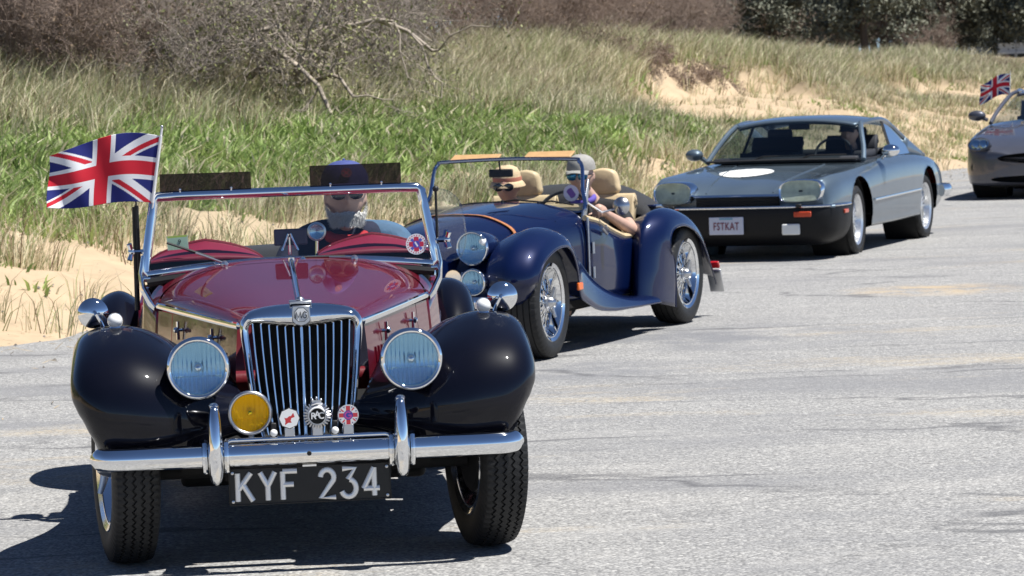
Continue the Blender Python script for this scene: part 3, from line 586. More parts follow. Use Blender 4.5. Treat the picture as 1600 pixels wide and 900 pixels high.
for p in ([(-.0195, q-.011), (-.0165, q+.011), (-.0095, q-.008), (-.0025, q+.011), (.0005, q-.011)], [(.0185, q+.007), (.0115, q+.011), (.0055, q+.004), (.0055, q-.006), (.0115, q-.011), (.0180, q-.008), (.0180, q-.001), (.0125, q-.001)]): stroke(b, p, .0015, -.1215)
b.build('badge_letters', 'plate_black', bd)
b = MB(); b.box((0, -.045, .862), (.075, .085, .010)); b.lathe([(.013, 0), (.015, .006), (.010, .012), (0, .016)], (0, -.05, .866), n=16); b.build('filler_cap', 'satin_metal', MG, bevel=.003)
# bonnet: four panels + scuttle
def hood_z(x, xe, ze, zc, p): t = min(abs(x)/xe, 1); return ze+(zc-ze)*(1-t**p)**(1/2.0)
def hood_row(y, n=41, grow=0):
    t = (y+.03)/.98; xe = .208+(.494-.208)*t**.95+grow; ze = .787+.016*t; zc = .846+.103*t; p = 3.0-.3*t; a = np.linspace(-1, 1, n); xs_ = np.sin(a*math.pi/2)
    return [(x*xe, y, hood_z(x*xe, xe, ze, zc, p)) for x in xs_]
rows = [hood_row(y) for y in np.linspace(-.03, .93, 30)]; R_ = np.array(rows)
b = MB().grid(R_[:, :21]); b.build('bonnet_panel', 'maroon_paint', MG, 60); b = MB().grid(R_[:, 20:]); b.build('bonnet_panel', 'maroon_paint', MG, 60)
rows = [hood_row(y, grow=.004) for y in np.linspace(.937, 1.06, 6)]; b = MB().grid(rows); b.build('scuttle', 'maroon_paint', MG, 60)
MB().tube([(0, y, .851+(y+.03)/.98*.104) for y in np.linspace(-.02, .93, 8)], .009, 10).build('bonnet_hinge', 'chrome', MG)
MB().lathe([(0, 0), (.014, .002), (.014, .02), (0, .026)], (0, .93, .942), n=14).build('hinge_finial', 'chrome', MG)
for s in (1, -1):
    edge = [r[-1] for r in hood_row_list] if False else [hood_row(y)[-1] for y in np.linspace(-.03, .95, 20)]
    e2 = [(s*(x+.004), y, z) for x, y, z in edge]; MB().tube(e2, .010, 8, flat=(.7, 1.2)).build('bonnet_moulding', 'chrome', MG)
    def side(y0, y1, n=16):
        G = []
        for y in np.linspace(y0, y1, n):
            x = hood_row(y)[-1][0]; G.append([(s*(x+.002+.012*math.sin(f*math.pi)), y, .785-f*.40) for f in np.linspace(0, 1, 9)])
        return MB().grid(G)
    sp = side(-.02, .745).build('bonnet_side', 'maroon_paint', MG, 60); side(.752, .945, 6).build('scuttle_side', 'maroon_paint', MG, 60)
    for yy in (.20, .62):
        x = hood_row(yy)[-1][0]+.02; b = MB(); b.tube([(s*x, yy, .70), (s*x, yy, .765)], .006, 8); b.tube([(s*(x+.004), yy-.028, .735), (s*(x+.004), yy+.028, .735)], .0065, 8); b.ball((s*(x+.006), yy, .735), .011, 8, 10); b.tube([(s*(x-.025), yy, .735), (s*x, yy, .735)], .006, 8); b.build('bonnet_catch', 'chrome', sp)
    L_ = MB()
    for k in range(14):
        y = .08+k*.042; x = hood_row(y)[-1][0]+.012; L_.tube([(s*x, y, .50), (s*(x+.006), y, .6), (s*x, y, .69)], [.003, .006, .003], 5)
    L_.build('louvres', 'maroon_paint', sp)
# body tub
for s in (1, -1):
    ys = [.95, 1.2, 1.25, 1.5, 1.85, 1.95, 2.3, 2.75]; xx = [.498, .55, .555, .58, .59, .59, .575, .53]; zt = [.80, .86, .80, .71, .70, .74, .80, .79]
    def strip(i0, i1):
        Y_ = np.linspace(ys[i0], ys[i1], 14); return MB().grid([[(s*(np.interp(y, ys, xx)+.018*math.sin(f*2.4)), y, np.interp(y, ys, zt)*(1-f)+.34*f) for f in np.linspace(0, 1, 8)] for y in Y_])
    strip(0, 1).build('cowl_side', 'maroon_paint', MG, 50, solid=.02); dr_ = strip(2, 4).build('door', 'maroon_paint', MG, 50, solid=.02); strip(5, 7).build('rear_quarter', 'maroon_paint', MG, 50, solid=.02)
    MB().box((s*.615, 1.78, .62), (.02, .06, .018)).build('handle', 'chrome', dr_, bevel=.004)
MB().grid([[(x, 2.72+.06*math.sin(f*3), .79-.45*f) for f in np.linspace(0, 1, 6)] for x in np.linspace(-.54, .54, 8)]).build('rear_panel', 'maroon_paint', MG, solid=.02)
MB().box((0, 1.55, .27), (.86, 2.4, .14)).build('underbody', 'dark_under', MG, bevel=.02)
b = MB(); b.tube([(-.55, 0, .30), (.55, 0, .30)], .026, 10); [b.tube([(s*.30, -.34, .36), (s*.30, -.1, .33), (s*.30, .4, .30)], .03, 8) for s in (1, -1)]; b.box((0, -.26, .33), (.55, .05, .07)); b.build('front_axle', 'dark_under', MG)
b = MB(); b.grid([[(x, y, z) for y, z in ((-.06, .56), (-.10, .44), (-.16, .36), (-.10, .30))] for x in (-.42, -.2, 0, .2, .42)]); b.build('nose_shade_panel', 'dark_under', MG)  # added dark sheet standing in for the shade under the nose
# seats, dash humps, folded hood
for s in (1, -1):
    b = MB(); b.loft([[(s*.28+x*.24, y, z) for x in (-1, -.8, 0, .8, 1)] for y, z in ((1.46, .40), (1.47, .50), (1.75, .47), (1.86, .52), (1.95, .78), (1.99, .80), (2.04, .74))], 24, 12); b.build('seat', 'maroon_leather', MG, 60, solid=.06)
    b = MB(); G = []
    for t in np.linspace(0, 1, 9):
        y = 1.045+.17*t; G.append([(s*.315+.222*math.cos(a), y, .955-.03*abs(math.cos(a))*t+(.012+.058*t**.8)*math.sin(a)**.9) for a in np.linspace(.0001, math.pi-.0001, 25)])
    hp = b.grid(G).build('dash_cowl', mat('cowl_red', (.17, .008, .026), .45, noise=.08, nscale=12), MG, 60, solid=.008); MB().tube(G[-1], .007, 8).build('cowl_piping', 'maroon_leather', hp)
MB().box((0, 1.225, .88), (1.06, .03, .14)).build('dashboard', 'dark_under', MG, bevel=.01)
b = MB(); b.tube([(-.56, 2.42, .84), (-.5, 2.36, .875), (0, 2.34, .885), (.5, 2.36, .875), (.56, 2.42, .84)], [.05, .075, .08, .075, .05], 12, flat=(1.3, .8)); b.build('folded_hood', 'fabric_black', MG)
b = MB(); cw = np.array([.26, 1.44, .83]); t_ = rad(62); b.tube([cw+.17*np.array([math.cos(a), math.sin(a)*math.cos(t_), math.sin(a)*math.sin(t_)]) for a in np.linspace(0, 2*math.pi, 32, endpoint=False)], .011, 8, closed=True)
for a in (.5, 2.6, 4.7): b.tube([cw, cw+.165*np.array([math.cos(a), math.sin(a)*math.cos(t_), math.sin(a)*math.sin(t_)])], .006, 6)
b.tube([cw, cw+np.array([0, -.25, -.12])], .018, 8); b.build('steering_wheel', 'fabric_black', MG)
# windscreen
wy = lambda z: 1.03+(z-.95)*.13
bot = [(x, .945-.035*(x/.54)**2) for x in np.linspace(-.528, .528, 17)]; fr = bot+[(.540, .925), (.527, 1.0), (.506, 1.13), (.496, 1.188), (.482, 1.199)]+[(x, 1.201) for x in np.linspace(.4, -.4, 9)]+[(-.482, 1.199), (-.496, 1.188), (-.506, 1.13), (-.527, 1.0), (-.540, .925)]
ws = MB().tube([(x, wy(z), z) for x, z in fr], .0160, 10, closed=True, flat=(1, 1.15)).build('windscreen_frame', 'chrome', MG)
MB().grid([[(x*(.53-(z-.92)*.13)/.53, wy(z), z) for x in np.linspace(-.53, .53, 9)] for z in (.915, .93, 1.0, 1.1, 1.195)]).build('windscreen_glass', 'clear_glass', ws)
MB().tube([(x*1.01, wy(z)-.006, z-.026) for x, z in bot], .017, 8, flat=(.9, 1)).build('windscreen_seal', 'rubber_trim', ws)
for s in (1, -1):
    b = MB(); b.tube([(s*.545, 1.03, .985), (s*.556, 1.02, .92), (s*.548, 1.0, .86), (s*.522, .985, .81), (s*.505, .97, .79)], [.009, .013, .017, .018, .010], 10, flat=(.7, 1.7)); b.tube([(s*.52, 1.02, .90), (s*.56, 1.02, .90)], .012, 10); st_ = b.build('windscreen_stanchion', 'chrome', MG)
    b = MB(); c = (s*.585, 1.04, 1.0); b.tube([(s*.535, 1.04, 1.0), c], .009, 8); b.ball(c, .014, 8, 10); [b.tube([c, (c[0]+s*.008, 1.03, c[2]+dz)], [.007, .010], 8) for dz in (-.03, .03)]; b.build('wing_nut', 'chrome', st_)
# wipers
for px, pz, tx, tz in ((-.245, .948, -.455, 1.03), (.235, .950, .05, .957)):
    b = MB(); b.lathe([(0, -.035), (.012, -.03), (.014, -.01), (.010, .03)], (px, 1.0, pz-.004), (0, 1, 0), 12); b.tube([(px, .995, pz-.04), (px, .985, pz-.005)], .008, 8); mx_, mz_ = px+(tx-px)*.5, pz+(tz-pz)*.5
    b.tube([(px, .985, pz), (mx_, 1.005, mz_)], .0045, 6); b.build('wiper_arm', 'satin_metal', ws); MB().tube([(px+(tx-px)*.18, wy(pz)-.018, pz+(tz-pz)*.18+.004), (tx, wy(tz)-.018, tz)], .005, 6).build('wiper_blade', 'rubber_trim', ws)
MB().lathe([(0, -.03), (.010, -.026), (.012, 0), (.009, .03)], (.045, 1.0, .949), (0, 1, 0), 12).build('wiper_spindle', 'chrome', ws)
# smoked wind visors above the frame
for x0, x1, z0, z1, tl in ((-.472, -.135, 1.203, 1.278, .006), (.084, .424, 1.203, 1.290, -.002)):
    v = MB().box(((x0+x1)/2, wy(1.24), (z0+z1)/2+.004), (x1-x0, .004, z1-z0), Matrix.Rotation(tl, 3, 'Y')).build('smoked_visor', 'smoke_acrylic', MG)
    for f in (.22, .78): b = MB(); b.tube([(x0+(x1-x0)*f, wy(1.2)-.006, 1.195), (x0+(x1-x0)*f, wy(1.2)-.008, 1.222)], .004, 6); b.ball((x0+(x1-x0)*f, wy(1.2)-.009, 1.224), .0055, 6, 8); b.build('visor_clip', 'chrome', v)
# side wind deflectors
D_ = [(.0, 0), (.03, -.012), (.075, .0), (.098, .045), (.100, .11), (.085, .20), (.05, .245), (.0, .262)]
b = MB(); b.prism([(.560+x, .93+z) for x, z in spl(D_, 28)], 1.09, 1.095); df = b.build('wind_deflector', 'perspex', MG); MB().tube([(.560+x, 1.0925, .93+z) for x, z in spl(D_, 28)], .0032, 6).build('deflector_edge', 'perspex', df)
b = MB(); b.tube([(-.562, 1.09, .93), (-.562, 1.09, 1.17)], .008, 8); b.prism([(1.09+x*1.2, .93+z) for x, z in spl(D_, 28)], -.566, -.561, lambda a, c, y: (y, a, c)); b.tube([(-.574, 1.10, .78), (-.571, 1.10, 1.165)], [.010, .008], 8); b.build('wind_deflector', 'rubber_trim', MG)
b = MB(); b.tube([(.553, 1.085, .91), (.553, 1.085, 1.19)], .005, 8); b.ball((.553, 1.085, 1.19), .012, 8, 8); b.build('deflector_post', 'rubber_trim', df)
# lamps
for s in (1, -1):
    headlamp(MG, (s*.349, -.350, .679), .099, (0, -1, .0), .34, 'black_paint')
    mr = MB(); c = np.array((s*.70, .10, .842)); mr.lathe([(0, -.016), (.02, -.014), (.038, -.006), (.049, .006), (.052, .012), (.048, .016), (0, .016)], c, (0, 1, 0), 40, capends=False); o = mr.build('wing_mirror', 'chrome', MG)
    MB().lathe([(0, .0175), (.047, .0175)], c, (0, 1, 0), 32).build('mirror_glass', 'reflector', o)
    b = MB(); b.tube([c+(s*-.004, -.006, .008), c+(s*-.014, -.032, -.004), c+(s*-.028, -.03, -.03), c+(s*-.036, -.02, -.058)], [.007, .006, .006, .008], 8); b.lathe([(.020, 0), (.018, .008), (.008, .014), (0, .016)], c+np.array((s*-.036, -.02, -.064)), n=16); b.build('mirror_stalk', 'chrome', o)
    c = np.array((s*.622, -.02, .822)); b = MB().ball(c, (.0245, .028, .0245), 12, 20); o = b.build('side_light', 'opal_glass', MG); b = MB(); b.lathe([(.026, .0), (.027, .012), (.02, .03), (.008, .055), (0, .06)], c+np.array((0, .004, 0)), (0, 1, 0), 20); b.lathe([(.024, -.03), (.014, -.012), (.012, 0)], c, n=14); b.build('lamp_body', 'chrome', o)
fg = headlamp(MG, (-.186, -.385, .529), .070, (0, -1, 0), .10, 'satin_metal', 'satin_metal', 'fog_lamp', False, 'amber_glass' if 'amber_glass' in MAT else glass_thin('amber_glass', (1.0, .86, .16), .5), 'amber_reflector', 12)
MB().tube([(-.186, -.36, .46), (-.186, -.37, .43)], .010, 8).build('bracket', 'chrome', fg)
# bumper
bp = spl([(-.690, -.335), (-.672, -.372), (-.63, -.395), (-.5, -.405), (-.25, -.41), (0, -.412), (.25, -.41), (.5, -.405), (.63, -.395), (.672, -.372), (.690, -.335)], 70); sec = [(.018, -.037), (-.004, -.036), (-.017, -.026), (-.024, -.008), (-.024, .008), (-.017, .026), (-.004, .036), (.018, .037)]; G = []
sec = spl(sec, 22)
for i, (x, y) in enumerate(bp):
    e = min(i, 69-i); k = min(1, .72+.07*e); t = (bp[min(i+1, 69)]-bp[max(i-1, 0)]); t /= np.linalg.norm(t); nx_, ny_ = -t[1], t[0]; G.append([(x+nx_*a*1.0, y+ny_*a, .393+z*k) for a, z in sec])
bm_ = MB().grid(G).build('front_bumper', 'chrome', MG, 60, solid=.003)
b = MB(); b.lathe([(0, -.002), (.008, 0), (.006, .004)], (.0, -.437, .393), (0, -1, 0), 12); b.build('bolt', 'dark_under', bm_)
for s in (1, -1):
    P = [(s*.303, -.408, .555), (s*.303, -.430, .545), (s*.303, -.446, .51), (s*.303, -.455, .44), (s*.303, -.455, .37), (s*.303, -.442, .328), (s*.303, -.42, .318)]
    b = MB(); b.tube(spl(P, 26), spl(np.array([.013, .021, .026, .030, .030, .026, .016])[:, None], 26)[:, 0], 16, flat=(1, .8), up=(1, 0, 0)); b.lathe([(.012, 0), (.017, .004), (.017, .016), (.010, .024), (0, .026)], (s*.303, -.425, .545), n=18)
    o = b.build('overrider', 'chrome', MG)
    for e in (-1, 1): MB().tube([(s*.303+e*.035, -.398, .44), (s*.303+e*.035, -.432, .435), (s*.303+e*.035, -.447, .40), (s*.303+e*.035, -.443, .37), (s*.303+e*.034, -.42, .345)], .010, 8).build('overrider_collar', 'chrome', o)
# badge bar with three badges
bb = MB(); bb.tube([(-.285, -.395, .40), (-.278, -.40, .436), (-.25, -.402, .442), (0, -.402, .442), (.25, -.402, .442), (.278, -.40, .436), (.285, -.395, .40)], .0075, 10); bb = bb.build('badge_bar', 'chrome', MG)
for x in (-.112, .088): b = MB(); b.box((x, -.395, .463), (.018, .02, .06)); b.build('bar_bracket', 'rubber_trim', bb, bevel=.003); MB().ball((x, -.412, .462), .0125, 10, 14).build('bracket_dome', 'opal_glass', bb)
def badge_white(x, z):
    c = np.tile([.86, .86, .84], (len(x), 1)); 
    p = np.array([(.38, .52), (.50, .10), (.20, .02), (.12, -.22), (.22, -.42), (-.10, -.40), (-.42, -.62), (-.38, -.20), (-.46, .06), (-.22, .04), (-.02, .20), (.16, .22)])
    ins = np.zeros(len(x), bool)
    for i in range(len(p)):
        (x1, z1), (x2, z2) = p[i], p[(i+1) % len(p)]; cnd = ((z1 > z) != (z2 > z)); ins ^= cnd & (x < (x2-x1)*(z-z1)/(z2-z1+1e-12)+x1)
    c[ins] = (.55, .03, .035); c[np.maximum(np.abs(x), np.abs(z))+.41*np.minimum(np.abs(x), np.abs(z)) > .93] = (.02, .02, .02); return c
oct_cut = lambda x, z: np.maximum(np.abs(x), np.abs(z))+.41*np.minimum(np.abs(x), np.abs(z)) < 1.0
printed('octagon_badge', badge_white, .070, .070, 70, MAT['print_gloss'], bb, T(-.060, -.416, .508), oct_cut, thick=.005)
def union(x, z, asp=1.0):
    """union flag colours; x in -1..1 along the fly, z up; asp = width/height"""
    X, Zz = x*asp, z; blue = np.array([.012, .018, .16]); c = np.tile(blue, (len(x), 1)); white = (.82, .82, .82); red = (.60, .012, .03)
    L = math.hypot(asp, 1); d1 = (X-Zz*asp)/L; d2 = (X+Zz*asp)/L
    c[(np.abs(d1) < .2) | (np.abs(d2) < .2)] = white
    r1 = (np.where(X < 0, d1, -d1) > 0) & (np.abs(d1) < .135); r2 = (np.where(X < 0, -d2, d2) > 0) & (np.abs(d2) < .135)
    c[r1 & (X*Zz > 0)] = red; c[r2 & (X*Zz < 0)] = red
    c[(np.abs(X) < .333) | (np.abs(Zz) < .333)] = white; c[(np.abs(X) < .2) | (np.abs(Zz) < .2)] = red; return c
def badge_flag(x, z):
    c = union(x, z, 1.0)*.8+.02; r = np.hypot(x, z); c[r < .46] = (.03, .03, .28); a = np.arctan2(z, x)
    g = (np.abs(r-.30) < .07) & ~((a > -.1) & (a < .75)); c[g] = (.45, .05, .25); c[(np.abs(z+.02) < .07) & (x > .02) & (x < .34)] = (.45, .05, .25); c[r > .90] = (.5, .5, .52); return c
rnd = lambda x, z: np.hypot(x, z) < 1.0
printed('flag_badge', badge_flag, .068, .068, 64, MAT['print_gloss'], bb, T(.132, -.416, .510), rnd, thick=.005)
rb = MB(); rb.lathe([(0, .012), (.030, .012), (.034, .008), (.036, 0), (0, 0)], (.031, -.409, .514), (0, -1, 0), 40, capends=False)
for k in range(26):
    a = 2*math.pi*k/26
    if abs(a-math.pi/2) > .45: rb.tube([(.031+.031*math.cos(a), -.416, .514+.031*math.sin(a)), (.031+.0445*math.cos(a), -.413, .514+.0445*math.sin(a))], [.0045, .0025], 5)
rb.tube([(.013, -.415, .549), (.031, -.416, .555), (.049, -.415, .549)], .005, 6); rb.box((.031, -.413, .558), (.030, .006, .010)); [rb.ball((.031+dx, -.414, .566+dz), .005, 6, 8) for dx, dz in ((-.014, -.002), (0, .004), (.014, -.002))]
ro = rb.build('round_badge', 'satin_metal', bb); MB().lathe([(0, 0), (.026, 0)], (.031, -.4222, .512), (0, -1, 0), 32).build('badge_enamel', 'plate_black', ro)
text_mb('R', .030, .002, T(.0185, -.4232, .512), bold=.0006).build('badge_lettering', 'white_paint', ro); text_mb('A', .030, .002, T(.0315, -.4236, .517), bold=.0006).build('badge_lettering', 'white_paint', ro); text_mb('C', .030, .002, T(.0435, -.4232, .512), bold=.0006).build('badge_lettering', 'white_paint', ro)
arc = [(.031+.027*math.cos(a), -.4235, .513+.027*math.sin(a)) for a in np.linspace(.5, math.pi-.5, 12)]; MB().tube(arc, .0032, 6).build('badge_ribbon', 'white_paint', ro)
for x in (-.060, .031, .132): b = MB(); b.box((x, -.404, .462), (.034, .006, .034)); b.build('badge_foot', 'satin_metal', bb, bevel=.004)
# number plate
pl = MB().box((0, -.392, .287), (.530, .006, .122)).build('number_plate', 'plate_black', MG, bevel=.012); b = MB(); b.tube([(-.262, -.397, .229), (.262, -.397, .229), (.262, -.397, .345), (-.262, -.397, .345)], .0025, 6, closed=True); b.build('plate_rim', 'rubber_trim', pl); MB().box((0, -.397, .349), (.045, .008, .006)).build('plate_clip', 'chrome', pl)
def arcp(cx, cz, rx, rz, a0, a1, n=14): return [(cx+rx*math.cos(rad(a)), cz+rz*math.sin(rad(a))) for a in np.linspace(a0, a1, n)]
GL = {'K': [[(0, 0), (0, 1)], [(.52, 1), (.04, .42)], [(.2, .60), (.58, 0)]], 'Y': [[(0, 1), (.29, .5)], [(.58, 1), (.29, .5)], [(.29, .52), (.29, 0)]], 'F': [[(0, 0), (0, 1), (.56, 1)], [(0, .53), (.42, .53)]],
      '2': [arcp(.28, .72, .26, .27, 175, -25, 12)+[(.02, .0), (.60, .0)]], '3': [[(.03, 1), (.52, 1), (.24, .62)]+arcp(.26, .30, .29, .31, 80, -160, 14)], '4': [[(.42, 0), (.42, 1), (0, .26), (.62, .26)]]}
x = -.236
for ch in 'KYF 234':
    if ch == ' ': x += .048; continue
    b = MB(); hgt = .092
    for s_ in GL[ch]:
        P = [(x+a*.084, -.3975, .241+c*hgt) for a, c in s_]; b.tube(P, .0092, 8, flat=(1, .75), up=(0, 1, 0)) if len(P) > 3 and ch != 'F' and ch != '4' else [b.tube([P[i], P[i+1]], .0092, 8, up=(0, 1, 0)) for i in range(len(P)-1)]
    b.build('plate_character', 'letter_alloy', pl); x += .0735 if ch in 'KYF' else .071
for sx in (-1, 1):
    for sz in (-1, 1): MB().lathe([(0, .006), (.005, .005), (.006, 0)], (sx*.252, -.396, .287+sz*.047), (0, -1, 0), 10).build('plate_bolt', 'satin_metal', pl)
# cockpit mirror, spot mirror, stickers
b = MB(); b.box((.005, 1.10, 1.030), (.125, .012, .062)); o = b.build('rear_view_mirror', mat('mirror_back', (.05, .04, .075), .4), MG, bevel=.006); MB().tube([(-.028, 1.085, .98), (-.004, 1.085, 1.043), (.004, 1.085, 1.043), (.03, 1.085, .98)], .005, 8).build('mirror_stand', 'chrome', o); MB().tube([(0, 1.085, .965), (0, 1.085, 1.03)], .005, 6).build('mirror_stem', 'chrome', o)
b = MB(); b.lathe([(.028, .006), (.034, .004), (.036, -.006), (.030, -.02), (.012, -.04), (0, -.042)], (.103, 1.10, 1.046), (0, -1, 0), 32, capends=False); o = b.build('dash_lamp', 'satin_metal', MG); MB().lathe([(0, -.012), (.014, -.008), (.029, .004)], (.103, 1.10, 1.046), (0, -1, 0), 28, capends=False).build('lens', 'reflector', o); MB().tube([(.103, 1.11, 1.02), (.10, 1.11, .95)], .006, 8).build('stem', 'chrome', o)
def sticker(x, z):
    r = np.hypot(x, z); a = np.arctan2(z, x); c = np.tile([.80, .80, .82], (len(x), 1)); c[(r > .78) & (np.sin(a*22) > .3) & (r < .9)] = (.55, .08, .14)
    cr_ = ((np.abs(x) < .24) | (np.abs(z) < .24)) & (r < .72); c[cr_] = (.55, .03, .08); d = (np.abs(np.abs(x)-np.abs(z)) < .2) & (r < .70) & ~cr_; c[d] = (.10, .12, .5); c[(r < .34)] = (.08, .08, .45); c[(np.abs(x+z*.6) < .09) & (r < .26)] = (.8, .8, .85); return c
printed('round_sticker', sticker, .078, .078, 64, MAT['print'], ws, T(.470, wy(.985)-.004, .988), rnd)
def permit(x, z): c = np.tile([.46, .62, .46], (len(x), 1)); c[z > .72] = (.45, .60, .10); c[(np.abs(x) > .93)] = (.6, .7, .55); return c
o = printed('permit_sticker', permit, .078, .052, 40, MAT['print'], ws, T(-.415, wy(1.03)+.004, 1.028, ry=-.05)); text_mb('9', .024, .001, T(-.408, wy(1.03)+.0025, 1.030)).build('permit_number', 'plate_black', ws)
# ---------------------------------------------------------------- shared body helpers
def body_grid(stations, prof, ny, nv):
    """stations: rows of numbers; prof(row)->list of half-profile (x,z) from bottom centre to top centre; first number is y"""
    S = spl(np.array(stations, float), ny); rows = []
    for r in S:
        h = spl(np.array(prof(r)), nv); h[0, 0] = h[-1, 0] = 0; h[:, 0] = np.maximum(h[:, 0], 0); ring_ = np.concatenate([h, h[-2:0:-1]*[-1, 1]]); rows.append(np.c_[ring_[:, 0], np.full(len(ring_), r[0]), ring_[:, 1]])
    return np.array(rows)
def carve(o, ij, c, r, cond):
    """open an elliptical hole: faces wholly inside go, rim vertices are moved onto the ellipse"""
    b = bmesh.new(); b.from_mesh(o.data); i, j = ij
    q = lambda v: math.hypot((v.co[i]-c[0])/r[0], (v.co[j]-c[1])/r[1])
    ins = {v for v in b.verts if cond(v.co) and q(v) < 1.0}
    dead = [f for f in b.faces if all(v in ins for v in f.verts)]; bmesh.ops.delete(b, geom=dead, context='FACES')
    bmesh.ops.delete(b, geom=[v for v in b.verts if not v.link_faces], context='VERTS')
    for v in b.verts:
        if v in ins:
            k = max(q(v), .05); v.co[i] = c[0]+(v.co[i]-c[0])/k; v.co[j] = c[1]+(v.co[j]-c[1])/k
    b.to_mesh(o.data); b.free(); o.data.shade_smooth(); o.data.set_sharp_from_angle(angle=rad(35))
# ---------------------------------------------------------------- blue roadster (second car)
MO = empty('blue_roadster', (-.475, 17.885, 0), rad(-22), 'dark blue open roadster with leather bonnet strap behind the maroon car', 'car')
w1 = wire_wheel(.325, .20, .215, 60, m='chrome', style='rib', thick=.0042)
put_wheels(w1, MO, [(.67, 0, .325, rad(3)), (-.67, 0, .325, rad(3)), (.67, 2.44, .325, 0), (-.67, 2.44, .325, 0)])
fx = [0, .25, .5, .75, .92, 1, 1.0]; dr = [.05, .02, 0, .02, .055, .10, .115]
st = [(-.34, .33, .52, .76, 1), (-.41, .43, .51, .79, 1), (-.395, .55, .50, .80, 1), (-.29, .66, .49, .805, 1), (-.12, .725, .48, .805, 1), (.06, .752, .46, .805, 1), (.22, .742, .45, .805, 1.1), (.38, .70, .45, .805, 1.9), (.54, .615, .47, .805, 3.0), (.72, .48, .50, .805, 2.4), (.93, .37, .53, .805, 1.5), (1.2, .29, .56, .805, .8), (1.5, .25, .58, .80, .5), (1.78, .235, .58, .80, .4)]
st2 = [(1.68, .20, .55, .80, 3.3), (1.72, .42, .55, .805, 3.1), (1.80, .63, .55, .805, 2.2), (1.96, .735, .55, .805, 1.2), (2.2, .762, .55, .805, 1), (2.45, .725, .55, .805, 1), (2.65, .635, .55, .805, 1), (2.81, .50, .55, .80, 1), (2.95, .355, .55, .79, .9), (3.02, .285, .55, .78, .8)]
for s in (1, -1):
    for nm, S_ in (('front_wing', st), ('rear_wing', st2)):
        b, G = wing_loft(S_, fx, dr, 80, 30)
        if s < 0: b.flipx()
        wg = b.build(nm, 'blue_paint', MO, 60, solid=.006)
        bd = MB().tube(G[:, -1], .006, 6); (bd if s > 0 else bd.flipx()).build('wing_edge', 'blue_paint', wg)
        if nm == 'front_wing': MB().box((s*.806, .335, .392), (.016, .075, .045)).build('side_marker', 'amber_plastic', wg, bevel=.006)
        else:
            fl = MB().box((s*.745, 3.045, .235), (.10, .012, .17), Matrix.Rotation(.45, 3, 'X')).build('mud_flap', 'satin_metal', wg, bevel=.01); MB().box((s*.75, 2.985, .345), (.09, .02, .05), Matrix.Rotation(.6, 3, 'X')).build('reflector_strip', 'red_plastic', wg, bevel=.006)
def mp(r):
    y, w, zt, zc, zb = r; return [(0, zb), (w*.9, zb), (w*.98, zb+.1), (w, .5*(zt+zb)), (w*.985, zt-.08), (w*.93, zt), (w*.80, zt+(zc-zt)*.45), (w*.45, zt+(zc-zt)*.9), (0, zc)]
hood = body_grid([(-.40, .25, .60, .735, .30), (-.2, .285, .63, .765, .30), (.1, .345, .665, .795, .28), (.5, .43, .70, .825, .26), (.9, .51, .735, .848, .25), (1.14, .555, .755, .86, .25)], mp, 44, 34)
MB().grid(hood, False, True, True).build('bonnet', 'blue_paint', MO, 50)
# cockpit sides, door and tail
def tub(y0, y1, name, n=18):
    yy = [1.1, 1.3, 1.5, 1.7, 1.85, 2.0, 2.15, 2.4, 2.75, 3.0, 3.12]; xx = [.555, .58, .592, .60, .60, .598, .59, .575, .52, .44, .38]; zt = [.755, .72, .655, .605, .60, .63, .69, .745, .70, .58, .45]
    out_ = []
    for s in (1, -1):
        G = [[(s*(np.interp(y, yy, xx)+.015*math.sin(f*2.6)), y, np.interp(y, yy, zt)*(1-f)+.25*f) for f in np.linspace(0, 1, 9)] for y in np.linspace(y0, y1, n)]
        o = MB().grid(G).build(name, 'blue_paint', MO, 50, solid=.025); out_.append(o)
        if name == 'door':
            MB().tube([(s*(np.interp(y, yy, xx)-.012), y, np.interp(y, yy, zt)+.006) for y in np.linspace(y0, y1, 16)], .018, 8).build('door_trim', 'cream_leather', o)
            b = MB(); b.box((s*.622, 1.93, .475), (.022, .10, .020)); b.ball((s*.628, 1.90, .475), .016, 8, 8); b.build('handle', 'chrome', o, bevel=.004); b = MB(); b.box((s*.612, 1.97, .60), (.03, .07, .03)); b.build('latch', 'chrome', o, bevel=.006)
            for z in (.42, .57): MB().tube([(s*.586, 1.165, z-.035), (s*.586, 1.165, z+.035)], .010, 8).build('hinge', 'satin_metal', o)
    return out_
tub(1.135, 1.995, 'door', 20); tub(2.0, 3.12, 'rear_quarter', 22)
for s in (1, -1): MB().tube([(s*.572, 1.12, z) for z in np.linspace(.30, .76, 6)], .008, 6).build('door_pillar_strip', 'satin_metal', MO); MB().tube([(s*(.60+.02*math.sin(f*3)), 2.03+.10*f*f, .27+.43*f) for f in np.linspace(0, 1, 8)], .007, 6).build('body_bead', 'satin_metal', MO)
tail = [[(x*wd, y+.10*(1-x*x), z) for x in np.linspace(-1, 1, 13)] for y, z, wd in ((2.38, .775, .57), (2.6, .765, .54), (2.85, .70, .49), (2.98, .60, .45), (3.02, .45, .40), (3.0, .28, .36))]
MB().loft(tail, 30, 25).build('tail_panel', 'blue_paint', MO, 60, solid=.02)
b = MB(); b.loft([[(x*.55, y, z+dz*(1-x*x*x*x)) for x in (-1, -.85, -.5, 0, .5, .85, 1)] for y, z, dz in ((2.30, .70, .02), (2.34, .72, .13), (2.46, .73, .185), (2.60, .73, .165), (2.72, .70, .07), (2.76, .68, .0))], 22, 25); b.build('folded_hood_cover', 'fabric_black', MO, 60, solid=.02)
MB().box((0, 1.45, .235), (1.0, 3.1, .08)).build('underbody', 'dark_under', MO, bevel=.02); MB().box((0, 1.75, .30), (1.1, 1.2, .06)).build('cockpit_floor', 'dark_under', MO)
